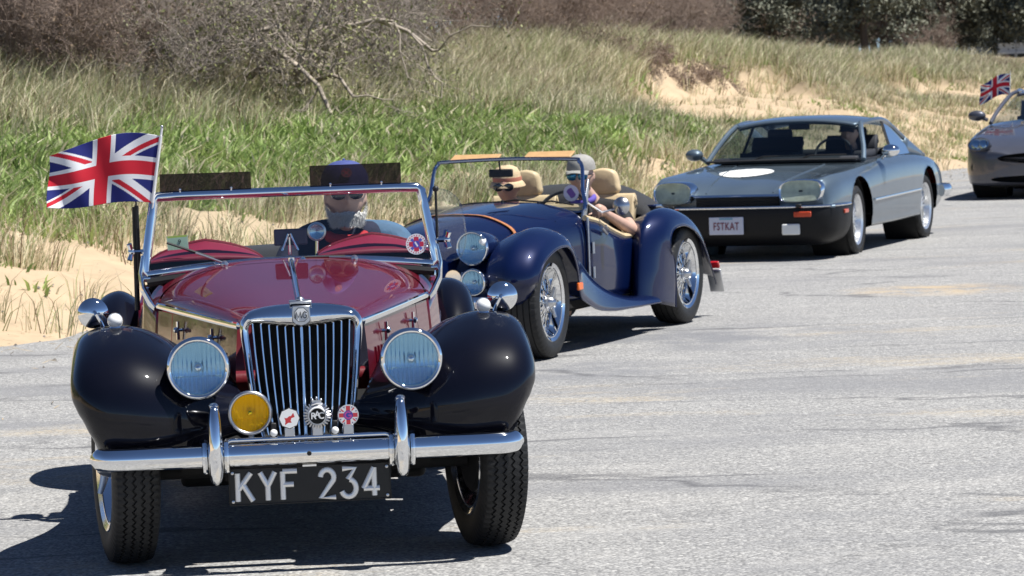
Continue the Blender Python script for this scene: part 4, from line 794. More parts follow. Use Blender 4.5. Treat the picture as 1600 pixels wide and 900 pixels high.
for s in (1, -1):
    b = MB(); b.loft([[(s*.27+x*.22, y, z) for x in (-1, -.85, -.5, .5, .85, 1)] for y, z in ((1.62, .30), (1.64, .42), (1.95, .39), (2.06, .42), (2.13, .66), (2.20, .84), (2.24, .85), (2.27, .78))], 26, 14); o = b.build('seat', 'cream_leather', MO, 60, solid=.07)
    hr = spl([(-.095, .86), (-.105, .93), (-.085, 1.0), (-.03, 1.022), (.03, 1.022), (.085, 1.0), (.105, .93), (.095, .86)], 30, True); b = MB().grid([[(s*.27+x*k, y, .93+(z-.93)*k) for x, z in hr] for y, k in ((2.205, .82), (2.215, .96), (2.245, 1), (2.275, .95), (2.285, .8))], False, True, True); b.build('headrest', 'cream_leather', o, 50)
MB().box((0, 1.22, .79), (1.06, .05, .10)).build('dashboard', 'cream_leather', MO, bevel=.02)
b = MB(); cw = np.array([.26, 1.52, .74]); t_ = rad(65); b.tube([cw+.18*np.array([math.cos(a), math.sin(a)*math.cos(t_), math.sin(a)*math.sin(t_)]) for a in np.linspace(0, 2*math.pi, 32, endpoint=False)], .012, 8, closed=True); [b.tube([cw, cw+.18*np.array([math.cos(a), math.sin(a)*math.cos(t_), math.sin(a)*math.sin(t_)])], .008, 6) for a in (.4, 2.7, 4.7)]; b.tube([cw, cw+np.array([0, -.28, -.1])], .02, 8); b.build('steering_wheel', 'fabric_black', MO)
# windscreen
wy = lambda z: 1.19+(z-.8)*.28
fr = [(-.515, .79), (-.25, .822), (0, .832), (.25, .822), (.515, .79), (.505, .93), (.495, 1.05), (.470, 1.098), (.42, 1.112), (0, 1.122), (-.42, 1.112), (-.470, 1.098), (-.495, 1.05), (-.505, .93)]
ws2 = MB().tube([(x, wy(z), z) for x, z in spl(fr, 80, True)], .0125, 8, closed=True).build('windscreen_frame', mat('blue_chrome', (.25, .30, .42), .12, 1), MO)
MB().grid([[(x*(.51-(z-.79)*.06)/.51, wy(z), z) for x in np.linspace(-.50, .50, 9)] for z in (.81, .9, 1.0, 1.10)]).build('windscreen_glass', 'clear_glass', ws2)
for s in (1, -1): b = MB(); b.prism([(1.12, .70), (1.20, .70), (1.24, .80), (1.29, .98), (1.275, .99), (1.19, .82)], s*.522-.008, s*.522+.008, lambda a, c, y: (y, a, c)); b.build('windscreen_bracket', 'satin_metal', ws2, bevel=.004)
for x0, x1, z1 in ((-.40, -.08, 1.150), (.10, .41, 1.158)): MB().box(((x0+x1)/2, wy(1.12)+.05, z1-.018), (x1-x0, .10, .014), Matrix.Rotation(.35, 3, 'X')).build('sun_visor', 'tan_leather', ws2, bevel=.006)
b = MB(); b.box((-.06, 1.30, 1.035), (.16, .02, .05)); o = b.build('rear_view_mirror', 'rubber_trim', ws2, bevel=.008); MB().tube([(-.06, 1.29, 1.05), (-.06, 1.275, 1.11)], .006, 6).build('mirror_stem', 'rubber_trim', o)
for px, tx in ((-.28, .0), (.0, .27), (.24, .46)):
    b = MB(); b.tube([(px, 1.165, .862-.2*px*px), (px+.08, 1.17, .872-.2*px*px), (tx, 1.185, .862-.13*tx*tx)], .006, 6); b.lathe([(.014, 0), (.010, .025), (0, .03)], (px, 1.16, .845-.2*px*px), n=10); b.build('wiper', 'rubber_trim', ws2)
b = MB(); b.tube([(.50, 1.24, .86), (.60, 1.30, .78), (.69, 1.33, .80)], .007, 6); b.lathe([(0, -.035), (.03, -.028), (.052, -.008), (.057, .008), (.05, .012), (0, .012)], (.715, 1.33, .815), (.15, 1, 0), 32, capends=False); b.build('door_mirror', 'satin_metal', MO)
b = MB(); b.tube([(.60, 1.42, .66), (.62, 1.36, .66), (.63, 1.28, .70)], .007, 6); b.tube([(.61, 1.35, .645), (.625, 1.22, .69)], .010, 6); b.build('door_stay', 'satin_metal', MO)
printed('round_sticker', lambda x, z: np.where((np.abs(x*.7+z*.5) < .35)[:, None] & (np.hypot(x, z) < .62)[:, None], [.22, .10, .35], [.75, .68, .78]), .10, .10, 40, MAT['print'], ws2, T(.435, wy(.90)-.004, .905), rnd)
# bonnet strap, lamps, grille
i0 = int(np.argmin(abs(hood[:, 0, 1]-.40))); rr = hood[i0]; mid = rr[12:56]; c_ = np.array([0, .40, .4]); ds = []
for dy in (-.022, -.02, .02, .022):
    k = 1.014 if abs(dy) < .021 else 1.004; ds.append([(p[0]*k, .40+dy, .4+(p[2]-.4)*k) for p in mid])
sb = MB().grid(ds).build('bonnet_strap', 'strap_leather', MO, 30, solid=.004)
for s in (1, -1): p = rr[17]; MB().box((s*p[0]*1.02, .40, p[2]*1.01), (.02, .06, .045), Matrix.Rotation(s*-.5, 3, 'Y')).build('buckle', 'satin_metal', sb, bevel=.006)
b = MB(); b.loft([[(x, y, z) for x in (-.54, -.3, 0, .3, .54)] for y, z in ((-.30, .30), (-.32, .42), (-.24, .55), (-.10, .64), (.1, .66))], 14, 9); b.build('inner_valance', 'blue_paint', MO, solid=.006)
for s in (1, -1):
    headlamp(MO, (s*.400, -.30, .658), .096, (0, -1, .02), .36, 'blue_paint', name='headlight'); headlamp(MO, (s*.448, -.42, .472), .074, (0, -1, 0), .10, 'chrome', name='fog_lamp', pod=False, flutes=8)
    b = MB(); b.lathe([(.05, 0), (.046, .006), (.02, .03), (.016, .1), (.03, .13), (0, .14)], (s*.325, -.42, .492), (0, 1, 0), 24); b.build('horn', 'chrome', MO)
    b = MB(); b.lathe([(.02, 0), (.022, .02), (0, .03)], (s*.47, -.30, .69), (0, -1, .6), 12); b.build('side_light', 'opal_glass', MO)
    L_ = MB()
    for k in range(16):
        y = .12+k*.05; i = int(np.argmin(abs(hood[:, 0, 1]-y))); p = hood[i][22]; L_.tube([(s*(p[0]*1.01), y, p[2]-.10), (s*(p[0]*1.012+.004), y, p[2]-.05), (s*p[0]*1.0, y, p[2])], [.003, .006, .003], 5)
    L_.build('louvres', 'blue_paint', MO)
b = MB(); b.tube([(-.19, -.42, .34), (-.215, -.43, .5), (-.20, -.42, .64), (-.13, -.41, .705), (0, -.405, .72), (.13, -.41, .705), (.20, -.42, .64), (.215, -.43, .5), (.19, -.42, .34)], .016, 10); gs_ = b.build('grille_surround', 'chrome', MO)
for k in range(-8, 9): MB().tube([(k*.022, -.425, .70-.05*(k/8)**2), (k*.023, -.445, .52), (k*.021, -.43, .34)], .006, 6).build('grille_slat', 'chrome', gs_)
MB().tube([(-.62, -.47, .33), (-.3, -.52, .36), (0, -.53, .36), (.3, -.52, .36), (.62, -.47, .36)], .028, 10, flat=(.5, 1.2)).build('front_bumper', 'chrome', MO)
# ---------------------------------------------------------------- grey-blue coupe (third car)
XJ = empty('coupe', (2.302, 27.36, 0), rad(-21.5), 'grey-blue two-door coupe with white oval on its bonnet', 'car')
put_wheels(alloy_wheel(.305, .225, .212, 18, mat('alloy_pale', (.72, .73, .74), .25, .8)), XJ, [(.72, 0, .305, rad(3)), (-.72, 0, .305, rad(3)), (.72, 2.51, .305, 0), (-.72, 2.51, .305, 0)])
def jp(r):
    y, zb, xw, zs, zc = r; xs_ = xw-.11
    return [(0, zb), (xw*.55, zb), (xw*.93, zb+.01), (xw*.985, zb+.09), (xw, zb*.4+zs*.6-.06), (xw-.015, zs-.09), (xw-.055, zs-.02), (xs_, zs), (xs_*.72, zs*.42+zc*.58), (xs_*.35, zc-.002), (0, zc)]
G = body_grid([(-.87, .30, .76, .64, .555), (-.82, .24, .81, .69, .585), (-.62, .22, .845, .722, .65), (-.3, .21, .862, .738, .702), (.1, .21, .868, .757, .747), (.5, .21, .872, .78, .79), (.9, .21, .875, .80, .80), (1.4, .21, .877, .812, .80), (1.9, .215, .877, .812, .80), (2.3, .22, .873, .80, .795), (2.7, .235, .862, .775, .785), (3.0, .26, .84, .745, .76), (3.25, .29, .81, .70, .70), (3.38, .33, .78, .63, .63)], jp, 170, 70)
bd = MB().grid(G, False, True, True).build('body', 'grey_blue_paint', XJ, 35)
for y in (0, 2.51):
    for s in (1, -1): carve(bd, (1, 2), (y, .315), (.372, .372), lambda p, s=s: p.x*s > .5)
carve(bd, (0, 2), (0, .515), (.50, .052), lambda p: p.y < -.6)
for y in (0, 2.51):
    for s in (1, -1): MB().lathe([(.372, .48), (.372, .80)], (0, y, .315), (s, 0, 0), 48, capends=False).build('arch_liner', 'dark_under', XJ)
MB().box((0, -.885, .515), (.74, .06, .085)).build('radiator_grille', 'dark_under', XJ); 
for z in (.49, .515, .54): MB().tube([(-.36, -.917, z), (.36, -.917, z)], .004, 5).build('grille_bar', 'rubber_trim', XJ)
MB().tube([(-.40, -.905, .565), (0, -.925, .567), (.40, -.905, .565)], .012, 8).build('bonnet_lip', 'chrome', XJ)
# bumper: dark moulded lower part with a bright strip
bp = spl([(-.87, -.42), (-.875, -.62), (-.83, -.82), (-.70, -.93), (-.35, -.985), (0, -1.0), (.35, -.985), (.70, -.93), (.83, -.82), (.875, -.62), (.87, -.42)], 60); prof = spl([(0, .47), (.012, .455), (.016, .40), (.008, .33), (-.015, .24), (-.07, .17), (-.16, .13)], 16); G = []
for i, (x, y) in enumerate(bp):
    t = bp[min(i+1, 59)]-bp[max(i-1, 0)]; t /= np.linalg.norm(t); n_ = np.array([t[1], -t[0]]); G.append([(x+n_[0]*a, y+n_[1]*a, z) for a, z in prof])
fb = MB().grid(G).build('front_bumper', 'dark_bumper', XJ, 60, solid=.03)
MB().tube([(x, y-.004, .468) for x, y in bp], .016, 8, flat=(1.2, .8)).build('bumper_strip', 'chrome', fb)
MB().grid([[(x*.86, -.86-.10*(1-x*x)*f, .475-.02*f) for x in np.linspace(-1, 1, 11)] for f in (0, 1)]).build('bumper_shelf', 'grey_blue_paint', fb, solid=.01)
for s in (1, -1):
    MB().box((s*.60, -.975, .402), (.15, .03, .046), Matrix.Rotation(s*.22, 3, 'Z')).build('indicator', 'amber_plastic' if False else mat('indicator_red', (.5, .06, .02), .2, coat=.5), fb, bevel=.006)
    MB().box((s*.495, -.975, .275), (.155, .05, .095), Matrix.Rotation(s*.15, 3, 'Z')).build('fog_lamp', mat('lamp_white', (.75, .75, .72), .25, coat=.6), fb, bevel=.012)
    MB().box((s*.888, -.62, .41), (.02, .12, .035)).build('side_marker', 'indicator_red', fb, bevel=.005); MB().box((s*.57, -.985, .475), (.05, .03, .03)).build('washer_nozzle', 'rubber_trim', fb, bevel=.008)
    # oblong headlight
    ol = spl([(-.195, 0), (-.175, -.075), (-.10, -.098), (.05, -.098), (.16, -.085), (.195, -.02), (.19, .05), (.14, .088), (.0, .10), (-.12, .09), (-.18, .055)], 44, True)
    def pt(a, z, k=1, dy=0): k *= .88; x = .575+a*k; return (s*x, -.965+.07*((x-.36)/.42)**2+dy+(z*k)*.22, .600+z*k)
    h = MB().grid([[pt(a, z, 1.12, .16) for a, z in ol], [pt(a, z, 1.10, .0) for a, z in ol], [pt(a, z, 1.04, -.015) for a, z in ol], [pt(a, z, .97, -.006) for a, z in ol], [pt(a, z, .93, .02) for a, z in ol]], False, True).build('headlight', 'chrome', XJ, 50)
    MB().grid([[pt(a, z, k, .012+.012*(1-k)) for a, z in ol] for k in (.95, .7, .4, .1)], False, True).build('reflector', mat('pale_reflector', (.50, .52, .40), .32, .4, noise=.35, nscale=14), h); MB().grid([[pt(a, z, k, -.012*(1-k*k)) for a, z in ol] for k in (.95, .7, .4, .05)], False, True).build('lens', 'clear_glass', h)
    MB().tube([(s*(.88+.004), y, .455+.012*y) for y in np.linspace(.40, 2.10, 8)], .010, 6, flat=(.6, 1.2)).build('side_moulding', 'chrome', XJ)
    b = MB(); b.ball((s*.93, .80, .885), (.085, .075, .055), 12, 18); b.tube([(s*.83, .86, .82), (s*.88, .83, .86)], .022, 8); mo = b.build('door_mirror', 'grey_blue_paint' if s < 0 else 'chrome', XJ); MB().ball((s*.93, .835, .885), (.072, .05, .045), 8, 14).build('mirror_glass', 'reflector', mo)
pl = MB().box((-.07, -1.018, .315), (.31, .012, .152)).build('number_plate', mat('plate_pale', (.55, .57, .66), .4, noise=.05, nscale=20), XJ, bevel=.008)
text_mb('FSTKAT', .072, .004, T(-.07, -1.0275, .308)@Matrix.Diagonal((.86, 1, 1.3, 1)), 1.12, .0004).build('plate_lettering', mat('plate_red', (.20, .05, .07), .5), pl); MB().box((-.07, -1.0255, .375), (.12, .002, .018)).build('plate_header', mat('plate_teal', (.2, .35, .45), .5), pl)
# bonnet roundel (oval patch laid on the bonnet surface)
def hz(x, y):
    best = MO_h[np.argmin((MO_h[:, 0]-x)**2+(MO_h[:, 1]-y)**2)]; return best[2]
Gj = body_grid([(-.87, .30, .76, .64, .555), (-.82, .24, .81, .69, .585), (-.62, .22, .845, .722, .65), (-.3, .21, .862, .738, .702), (.1, .21, .868, .757, .747), (.5, .21, .872, .78, .79), (.9, .21, .875, .80, .80)], jp, 180, 160); MO_h = Gj[:, 110:210].reshape(-1, 3)
rows = []
for q in np.linspace(.02, 1, 8): rows.append([(-.18+.245*q*math.cos(a), -.02+.245*q*math.sin(a), hz(-.18+.245*q*math.cos(a), -.02+.245*q*math.sin(a))+.005) for a in np.linspace(0, 2*math.pi, 48, endpoint=False)])
MB().grid(rows, False, True).build('bonnet_roundel', 'white_paint', XJ, 60)
for s in (1, -1): MB().tube([(s*(.30+.12*f), -.86+1.35*f, hz(s*(.30+.12*f), -.86+1.35*f)+.002) for f in np.linspace(.02, 1, 14)], .007, 6).build('bonnet_crease', 'grey_blue_paint', XJ)
# glasshouse
gl = MB(); wb = lambda x: (x, .50+.13*(x/.70)**2, .845-.012*(x/.7)**2); wt = lambda x: (x, 1.00+.06*(x/.57)**2, 1.168-.03*(x/.57)**2)
gl.grid([[tuple(np.array(wb(x*.70))*(1-f)+np.array(wt(x*.57))*f+np.array([0, -.02*math.sin(f*3.14), .012*math.sin(f*3.14)])) for x in np.linspace(-1, 1, 15)] for f in np.linspace(0, 1, 7)]); gl.build('windscreen', 'dark_glass', XJ, 60)
roof = [[(x*wd, y, z-.05*abs(x)**2.6) for x in np.linspace(-1, 1, 15)] for y, z, wd in ((.995, 1.172, .56), (1.06, 1.19, .585), (1.35, 1.212, .60), (1.65, 1.212, .60), (1.9, 1.195, .59), (2.08, 1.16, .57))]
MB().loft(roof, 24, 33).build('roof', 'grey_blue_paint', XJ, 60, solid=.035)
gl = MB(); gl.grid([[(x*(.55-.05*f), 2.06+.72*f, 1.15-.045*abs(x)**2-.32*f+.02*math.sin(3.14*f)) for x in np.linspace(-1, 1, 11)] for f in np.linspace(0, 1, 6)]); gl.build('rear_window', 'dark_glass', XJ, 60)
for s in (1, -1):
    MB().tube(spl([(s*.735, .58, .815), (s*.70, .72, .92), (s*.635, .90, 1.06), (s*.59, 1.05, 1.135)], 12), .024, 8).build('windscreen_pillar', 'grey_blue_paint', XJ)
    MB().tube(spl([(s*.59, 1.05, 1.135), (s*.612, 1.4, 1.155), (s*.612, 1.75, 1.15), (s*.60, 2.05, 1.10), (s*.62, 2.4, .985), (s*.66, 2.75, .86), (s*.69, 3.0, .775)], 26), [.024]*14+list(np.linspace(.026, .02, 12)), 8).build('roof_rail', 'grey_blue_paint', XJ)
    MB().tube([(s*.735, 1.62, .81), (s*.62, 1.70, 1.13)], .024, 8, flat=(.5, 1.2)).build('door_pillar', 'rubber_trim', XJ)
    up = spl([(s*.60, 2.05, 1.10), (s*.62, 2.4, .985), (s*.66, 2.75, .86), (s*.69, 3.0, .775)], 14); lo = [(s*(.575 if i < 2 else .60), y, .78) for i, (x, y, z) in enumerate(up)]
    MB().grid([[tuple(np.array(a)*(1-f)+np.array((a[0]*.98, c[1], c[2]))*f) for f in (0, .5, 1)] for a, c in zip(up[5:], lo[5:])]).build('rear_buttress', 'grey_blue_paint', XJ, solid=.03)
    poly = [(.66, .83), (1.04, 1.13), (1.4, 1.145), (1.68, 1.14)]; top = [(.735, .66, .82), (.605, 1.04, 1.125), (.615, 1.4, 1.145), (.617, 1.66, 1.14)]; 
    gw = MB().grid([[(s*x, y, z) for x, y, z in [(.73, .68, .815), (.735, 1.0, .82), (.735, 1.3, .82), (.735, 1.62, .82)]], [(s*x, y, z) for x, y, z in [(.67, .88, .98), (.675, 1.1, .99), (.68, 1.35, .99), (.68, 1.65, .99)]], [(s*x, y, z) for x, y, z in [(.605, 1.05, 1.12), (.612, 1.25, 1.135), (.614, 1.45, 1.14), (.617, 1.68, 1.13)]]])
    if s < 0: gw.build('side_window', 'dark_glass', XJ, 60)          # the near side window is wound down
    MB().grid([[(s*x, y, z) for x, y, z in [(.735, 1.66, .82), (.72, 2.0, .815), (.69, 2.45, .815)]], [(s*x, y, z) for x, y, z in [(.617, 1.72, 1.13), (.605, 2.0, 1.10), (.63, 2.42, .96)]]]).build('quarter_window', glass_thin('blue_tint_glass', (.35, .42, .5), 3.0) if 'blue_tint_glass' not in MAT else 'blue_tint_glass', XJ)
    b = MB(); b.loft([[(s*.36+x*.24, y, z) for x in (-1, -.8, 0, .8, 1)] for y, z in ((1.15, .80), (1.55, .81), (1.62, .92), (1.66, .95))], 14, 9); b.build('seat', mat('dark_trim', (.018, .02, .028), .7), XJ, 60, solid=.08)
    MB().box((s*.36, 1.68, 1.03), (.24, .08, .12)).build('headrest', 'dark_trim', XJ, bevel=.03)
    MB().box((s*.60, 3.40, .56), (.30, .05, .16)).build('tail_light', 'red_plastic', XJ, bevel=.02)
MB().box((0, .72, .825), (1.36, .30, .05)).build('dash_top', 'dark_trim', XJ, bevel=.02); MB().box((0, 1.7, .80), (1.30, 1.6, .035)).build('cabin_floor', 'dark_trim', XJ); MB().box((0, 2.20, .84), (1.05, .16, .08)).build('rear_seat', 'dark_trim', XJ, bevel=.05)
b = MB(); b.box((0, 1.09, 1.115), (.2, .02, .05)); b.build('rear_view_mirror', 'dark_trim', XJ, bevel=.008)
b = MB(); cw = np.array([.36, .93, .87]); b.tube([cw+.17*np.array([math.cos(a), math.sin(a)*.45, math.sin(a)*.8]) for a in np.linspace(0, 2*math.pi, 28, endpoint=False)], .013, 8, closed=True); b.build('steering_wheel', 'dark_trim', XJ)
for px, tx in ((-.28, .20), (.16, .58)): b = MB(); b.tube([(px, .50, .835), (px+.1, .52, .865), (tx, .565, .865)], .008, 6); b.build('wiper', 'rubber_trim', XJ)
MB().tube([(-.70, .48, .826), (-.35, .455, .83), (0, .445, .832), (.35, .455, .83), (.70, .48, .826)], .022, 8, flat=(1.6, .5)).build('scuttle_vent', 'rubber_trim', XJ)
rbp = spl([(-.86, 3.0), (-.86, 3.3), (-.70, 3.47), (0, 3.52), (.70, 3.47), (.86, 3.3), (.86, 3.0)], 40); MB().tube([(x, y, .43) for x, y in rbp], .06, 10, flat=(.6, 1)).build('rear_bumper', 'chrome', XJ)
# ---------------------------------------------------------------- grey convertible at the right edge (fourth car)
XK = empty('modern_sports_car', (6.736, 38.24, 0), rad(-19), 'dark grey modern sports car at the end of the line, cut by the picture edge', 'car')
put_wheels(alloy_wheel(.34, .25, .255, 7, cap=.05), XK, [(.80, 0, .34, 0), (-.80, 0, .34, 0), (.80, 2.75, .34, 0), (-.80, 2.75, .34, 0)])
def kp(r):
    y, zb, xw, zs, zc = r; return [(0, zb), (xw*.6, zb), (xw*.93, zb+.015), (xw*.99, zb+.10), (xw, zb*.45+zs*.55), (xw*.985, zs-.08), (xw*.93, zs-.012), (xw*.82, zs+.012), (xw*.55, zs*.25+zc*.75), (xw*.25, zc), (0, zc)]
G = body_grid([(-1.0, .30, .30, .50, .50), (-.98, .22, .52, .56, .56), (-.91, .18, .70, .60, .61), (-.78, .17, .85, .665, .665), (-.5, .17, .93, .74, .745), (-.1, .17, .955, .80, .82), (.4, .18, .955, .86, .90), (.85, .18, .95, .90, .955), (1.4, .18, .94, .91, .94), (2.2, .19, .95, .90, .92), (2.9, .2, .95, .90, .93), (3.4, .25, .90, .85, .88), (3.75, .35, .78, .72, .72)], kp, 160, 90)
kb = MB().grid(G, False, True, True).build('body', 'grey_paint', XK, 35)
for y in (0, 2.75):
    for s in (1, -1): carve(kb, (1, 2), (y, .345), (.388, .388), lambda p, s=s: p.x*s > .55); MB().lathe([(.388, .50), (.388, .88)], (0, y, .345), (s, 0, 0), 48, capends=False).build('arch_liner', 'dark_under', XK)
carve(kb, (0, 2), (0, .505), (.47, .065), lambda p: p.y < -.5); carve(kb, (0, 2), (0, .25), (.56, .045), lambda p: p.y < -.5)
MB().box((0, -.74, .40), (1.2, .02, .5)).build('radiator_grille', 'dark_under', XK); MB().tube([(-.44, -.90, .505), (0, -.965, .505), (.44, -.90, .505)], .014, 8).build('grille_bar', 'satin_metal', XK)
for s in (1, -1):
    ax = np.array((s*.42, -.80, .42)); ax /= np.linalg.norm(ax); c = np.array((s*.70, -.815, .665))+ax*.035; b = MB(); U = np.cross((0, 0, 1), ax); U /= np.linalg.norm(U); W = np.cross(ax, U); an = np.linspace(0, 2*math.pi, 36, endpoint=False)
    ov = lambda k, d: [c+k*(.165*math.cos(a)*U+.085*math.sin(a)*W)+d*ax for a in an]
    h = MB().grid([ov(1.05, -.03), ov(1.03, .012), ov(.94, .016)], False, True).build('headlight', 'grey_paint', XK); MB().grid([ov(.95, .008), ov(.5, -.004), ov(.05, -.006)], False, True).build('reflector', 'chrome', h); MB().grid([ov(.95, .012), ov(.5, .026), ov(.05, .03)], False, True).build('lens', 'lens_glass', h)
    b = MB(); [b.lathe([(.05, 0), (.055, .012), (.04, .02), (0, .022)], c+U*du-ax*.0, ax, 20) for du in (-.06, .055)]; b.build('lamp_projector', 'chrome', h)
    b = MB(); b.lathe([(.055, .01), (.062, .012), (.064, -.02)], (s*.765, -.845, .40), (s*.45, -1, 0), 24); fo = b.build('fog_lamp', 'dark_under', XK); MB().lathe([(0, .014), (.035, .014)], (s*.765, -.845, .40), (s*.45, -1, 0), 18).build('lens', 'lens_glass', fo)
    b = MB(); b.ball((s*1.03, .78, 1.01), (.115, .07, .068), 12, 18); b.tube([(s*.90, .83, .95), (s*.98, .80, .985)], .025, 8); b.build('door_mirror', 'grey_paint', XK)
    MB().tube(spl([(s*.83, .62, .915), (s*.78, .95, 1.08), (s*.70, 1.35, 1.25), (s*.64, 1.55, 1.30)], 14), .026, 8).build('windscreen_pillar', 'grey_paint', XK)
    MB().tube(spl([(s*.64, 1.55, 1.30), (s*.65, 1.9, 1.31), (s*.63, 2.4, 1.24), (s*.68, 2.9, 1.05), (s*.74, 3.2, .92)], 18), .024, 8).build('roof_rail', 'grey_paint', XK)
    b = MB(); b.loft([[(s*.38+x*.25, y, z) for x in (-1, -.8, 0, .8, 1)] for y, z in ((1.45, .90), (1.75, .92), (1.86, 1.08), (1.90, 1.12))], 12, 9); b.build('seat', 'dark_trim', XK, 60, solid=.08)
MB().grid([[(x*(.82-.17*f), .45+.17*x*x+.95*f+.1*f*x*x*0, .935-.02*x*x+.37*f-.03*f*x*x) for x in np.linspace(-1, 1, 13)] for f in np.linspace(0, 1, 7)]).build('windscreen', 'dark_glass', XK, 60)
MB().loft([[(x*wd, y, z-.05*abs(x)**2.5) for x in np.linspace(-1, 1, 13)] for y, z, wd in ((1.42, 1.31, .62), (1.7, 1.335, .65), (2.1, 1.315, .64), (2.5, 1.23, .62))], 14, 25).build('roof', 'grey_paint', XK, 60, solid=.03)
MB().grid([[(x*.60, 2.48+.75*f, 1.22-.28*f-.04*x*x) for x in np.linspace(-1, 1, 9)] for f in (0, .5, 1)]).build('rear_window', 'dark_glass', XK, 60)
# ---------------------------------------------------------------- people
mat('skin', (.50, .32, .245), .5, noise=.1, nscale=25); mat('skin_pink', (.50, .27, .20), .5, noise=.1, nscale=25); mat('beard', (.42, .40, .38), .8, noise=.3, nscale=60, bump=.4, bscale=200); mat('hair_grey', (.24, .22, .21), .8, noise=.3, nscale=80)
mat('navy_cloth', (.012, .014, .035), .85, noise=.25, nscale=30, bump=.3, bscale=200); mat('denim', (.06, .12, .20), .8, noise=.2, nscale=30, bump=.3); mat('red_cloth', (.35, .012, .018), .8, noise=.15); mat('black_cloth', (.010, .010, .012), .8, noise=.2, nscale=20, bump=.3)
mat('purple_cloth', (.10, .07, .35), .8); mat('straw_hat', (.60, .44, .27), .8, noise=.12, nscale=60, bump=.3); mat('grey_cap', (.30, .29, .27), .85, noise=.15, nscale=60); mat('sunglass', (.008, .008, .010), .08, coat=1); mat('blue_lens', (.01, .22, .42), .12, .6, coat=1); mat('trouser', (.03, .035, .05), .85)
def remesh(mb, name, m, parent, vox, smooth=4, ang=180):
    o = mb.build(name, m, parent, fix=True); q = o.modifiers.new('r', 'REMESH'); q.mode = 'VOXEL'; q.voxel_size = vox; q2 = o.modifiers.new('s', 'SMOOTH'); q2.factor = .5; q2.iterations = smooth
    dg = bpy.context.evaluated_depsgraph_get(); me = bpy.data.meshes.new_from_object(o.evaluated_get(dg)); o.modifiers.clear(); o.data = me; me.shade_smooth(); return o
def cap_(b, P, R, n=14):
    P = np.asarray(P, float); Q = spl(P, max(6, len(P)*5)); r = np.interp(np.linspace(0, len(R)-1, len(Q)), range(len(R)), R); b.tube(Q, r, n); b.ball(Q[0], r[0]*.98, 10, 12); b.ball(Q[-1], r[-1]*.98, 10, 12)
def head_mb(b, c, yaw=0, pitch=0, k=1.0):
    R = Euler((pitch, 0, yaw)).to_matrix(); nu, nv = 40, 48; G = []
    for i in range(nu+1):
        t = math.pi*(i+.02)/(nu+.04); row = []
        for j in range(nv):
            p = 2*math.pi*j/nv; x, y, z = math.sin(t)*math.cos(p), math.sin(t)*math.sin(p), math.cos(t); f = max(0, -y)
            X, Y, Z = x*.076, y*.096, z*.118
            if Z < -.02: s = min(1, (-.02-Z)/.1); X *= 1-.28*s; Y = Y*(1-.10*s)-.006*s*f
            Y -= f**3*(.020*math.exp(-((Z+.022)/.017)**2-(X/.013)**2)+.012*math.exp(-((Z-.004)/.024)**2-(X/.010)**2))      # nose
            Y -= f**2*.006*math.exp(-((Z-.03)/.012)**2)                                                                     # brow
            Y += f**2*.008*math.exp(-((Z-.008)/.013)**2)*math.exp(-((abs(X)-.031)/.016)**2)                                 # eye sockets
            Y -= f**2*(.005*math.exp(-((Z+.058)/.008)**2-(X/.022)**2)); Y += f**2*.004*math.exp(-((Z+.066)/.003)**2-(X/.022)**2); Y -= f**2*.008*math.exp(-((Z+.098)/.014)**2-(X/.022)**2)  # lips, chin
            row.append(R@(Vector((X, Y, Z))*k)+Vector(c))
        G.append(row)
    b.grid(G, False, True, True)
    for s in (1, -1):
        e = R@(Vector((s*.077, .008, -.004))*k)+Vector(c); b.ball(e, (.010*k, .018*k, .031*k), 8, 10)
    return R
def hand(b, wrist, dirv, palmn, curl=.6, k=1.0, side=1):
    d = Vector(dirv).normalized(); n = Vector(palmn).normalized(); s = d.cross(n).normalized()*side; w = Vector(wrist); cap_(b, [w, w+d*.05*k, w+d*.085*k], [.024*k, .036*k, .034*k])
    for i, (off, L) in enumerate(((-.030, .070), (-.010, .080), (.010, .075), (.029, .058))):
        p = w+d*.088*k+s*off*k; P = [p-d*.02*k]; a = 0
        for q in range(3): a += curl*(.5 if q == 0 else .9); P.append(P[-1]+(d*math.cos(a)+n*math.sin(a))*L*k/2.6)
        cap_(b, P, [.0095*k, .0088*k, .0075*k], 8)
    p = w+d*.025*k-s*.032*k; cap_(b, [p, p+(d*.6-s*.7+n*.3)*.035*k, p+(d*1.0-s*.8+n*.6)*.055*k], [.013*k, .011*k, .009*k], 8)
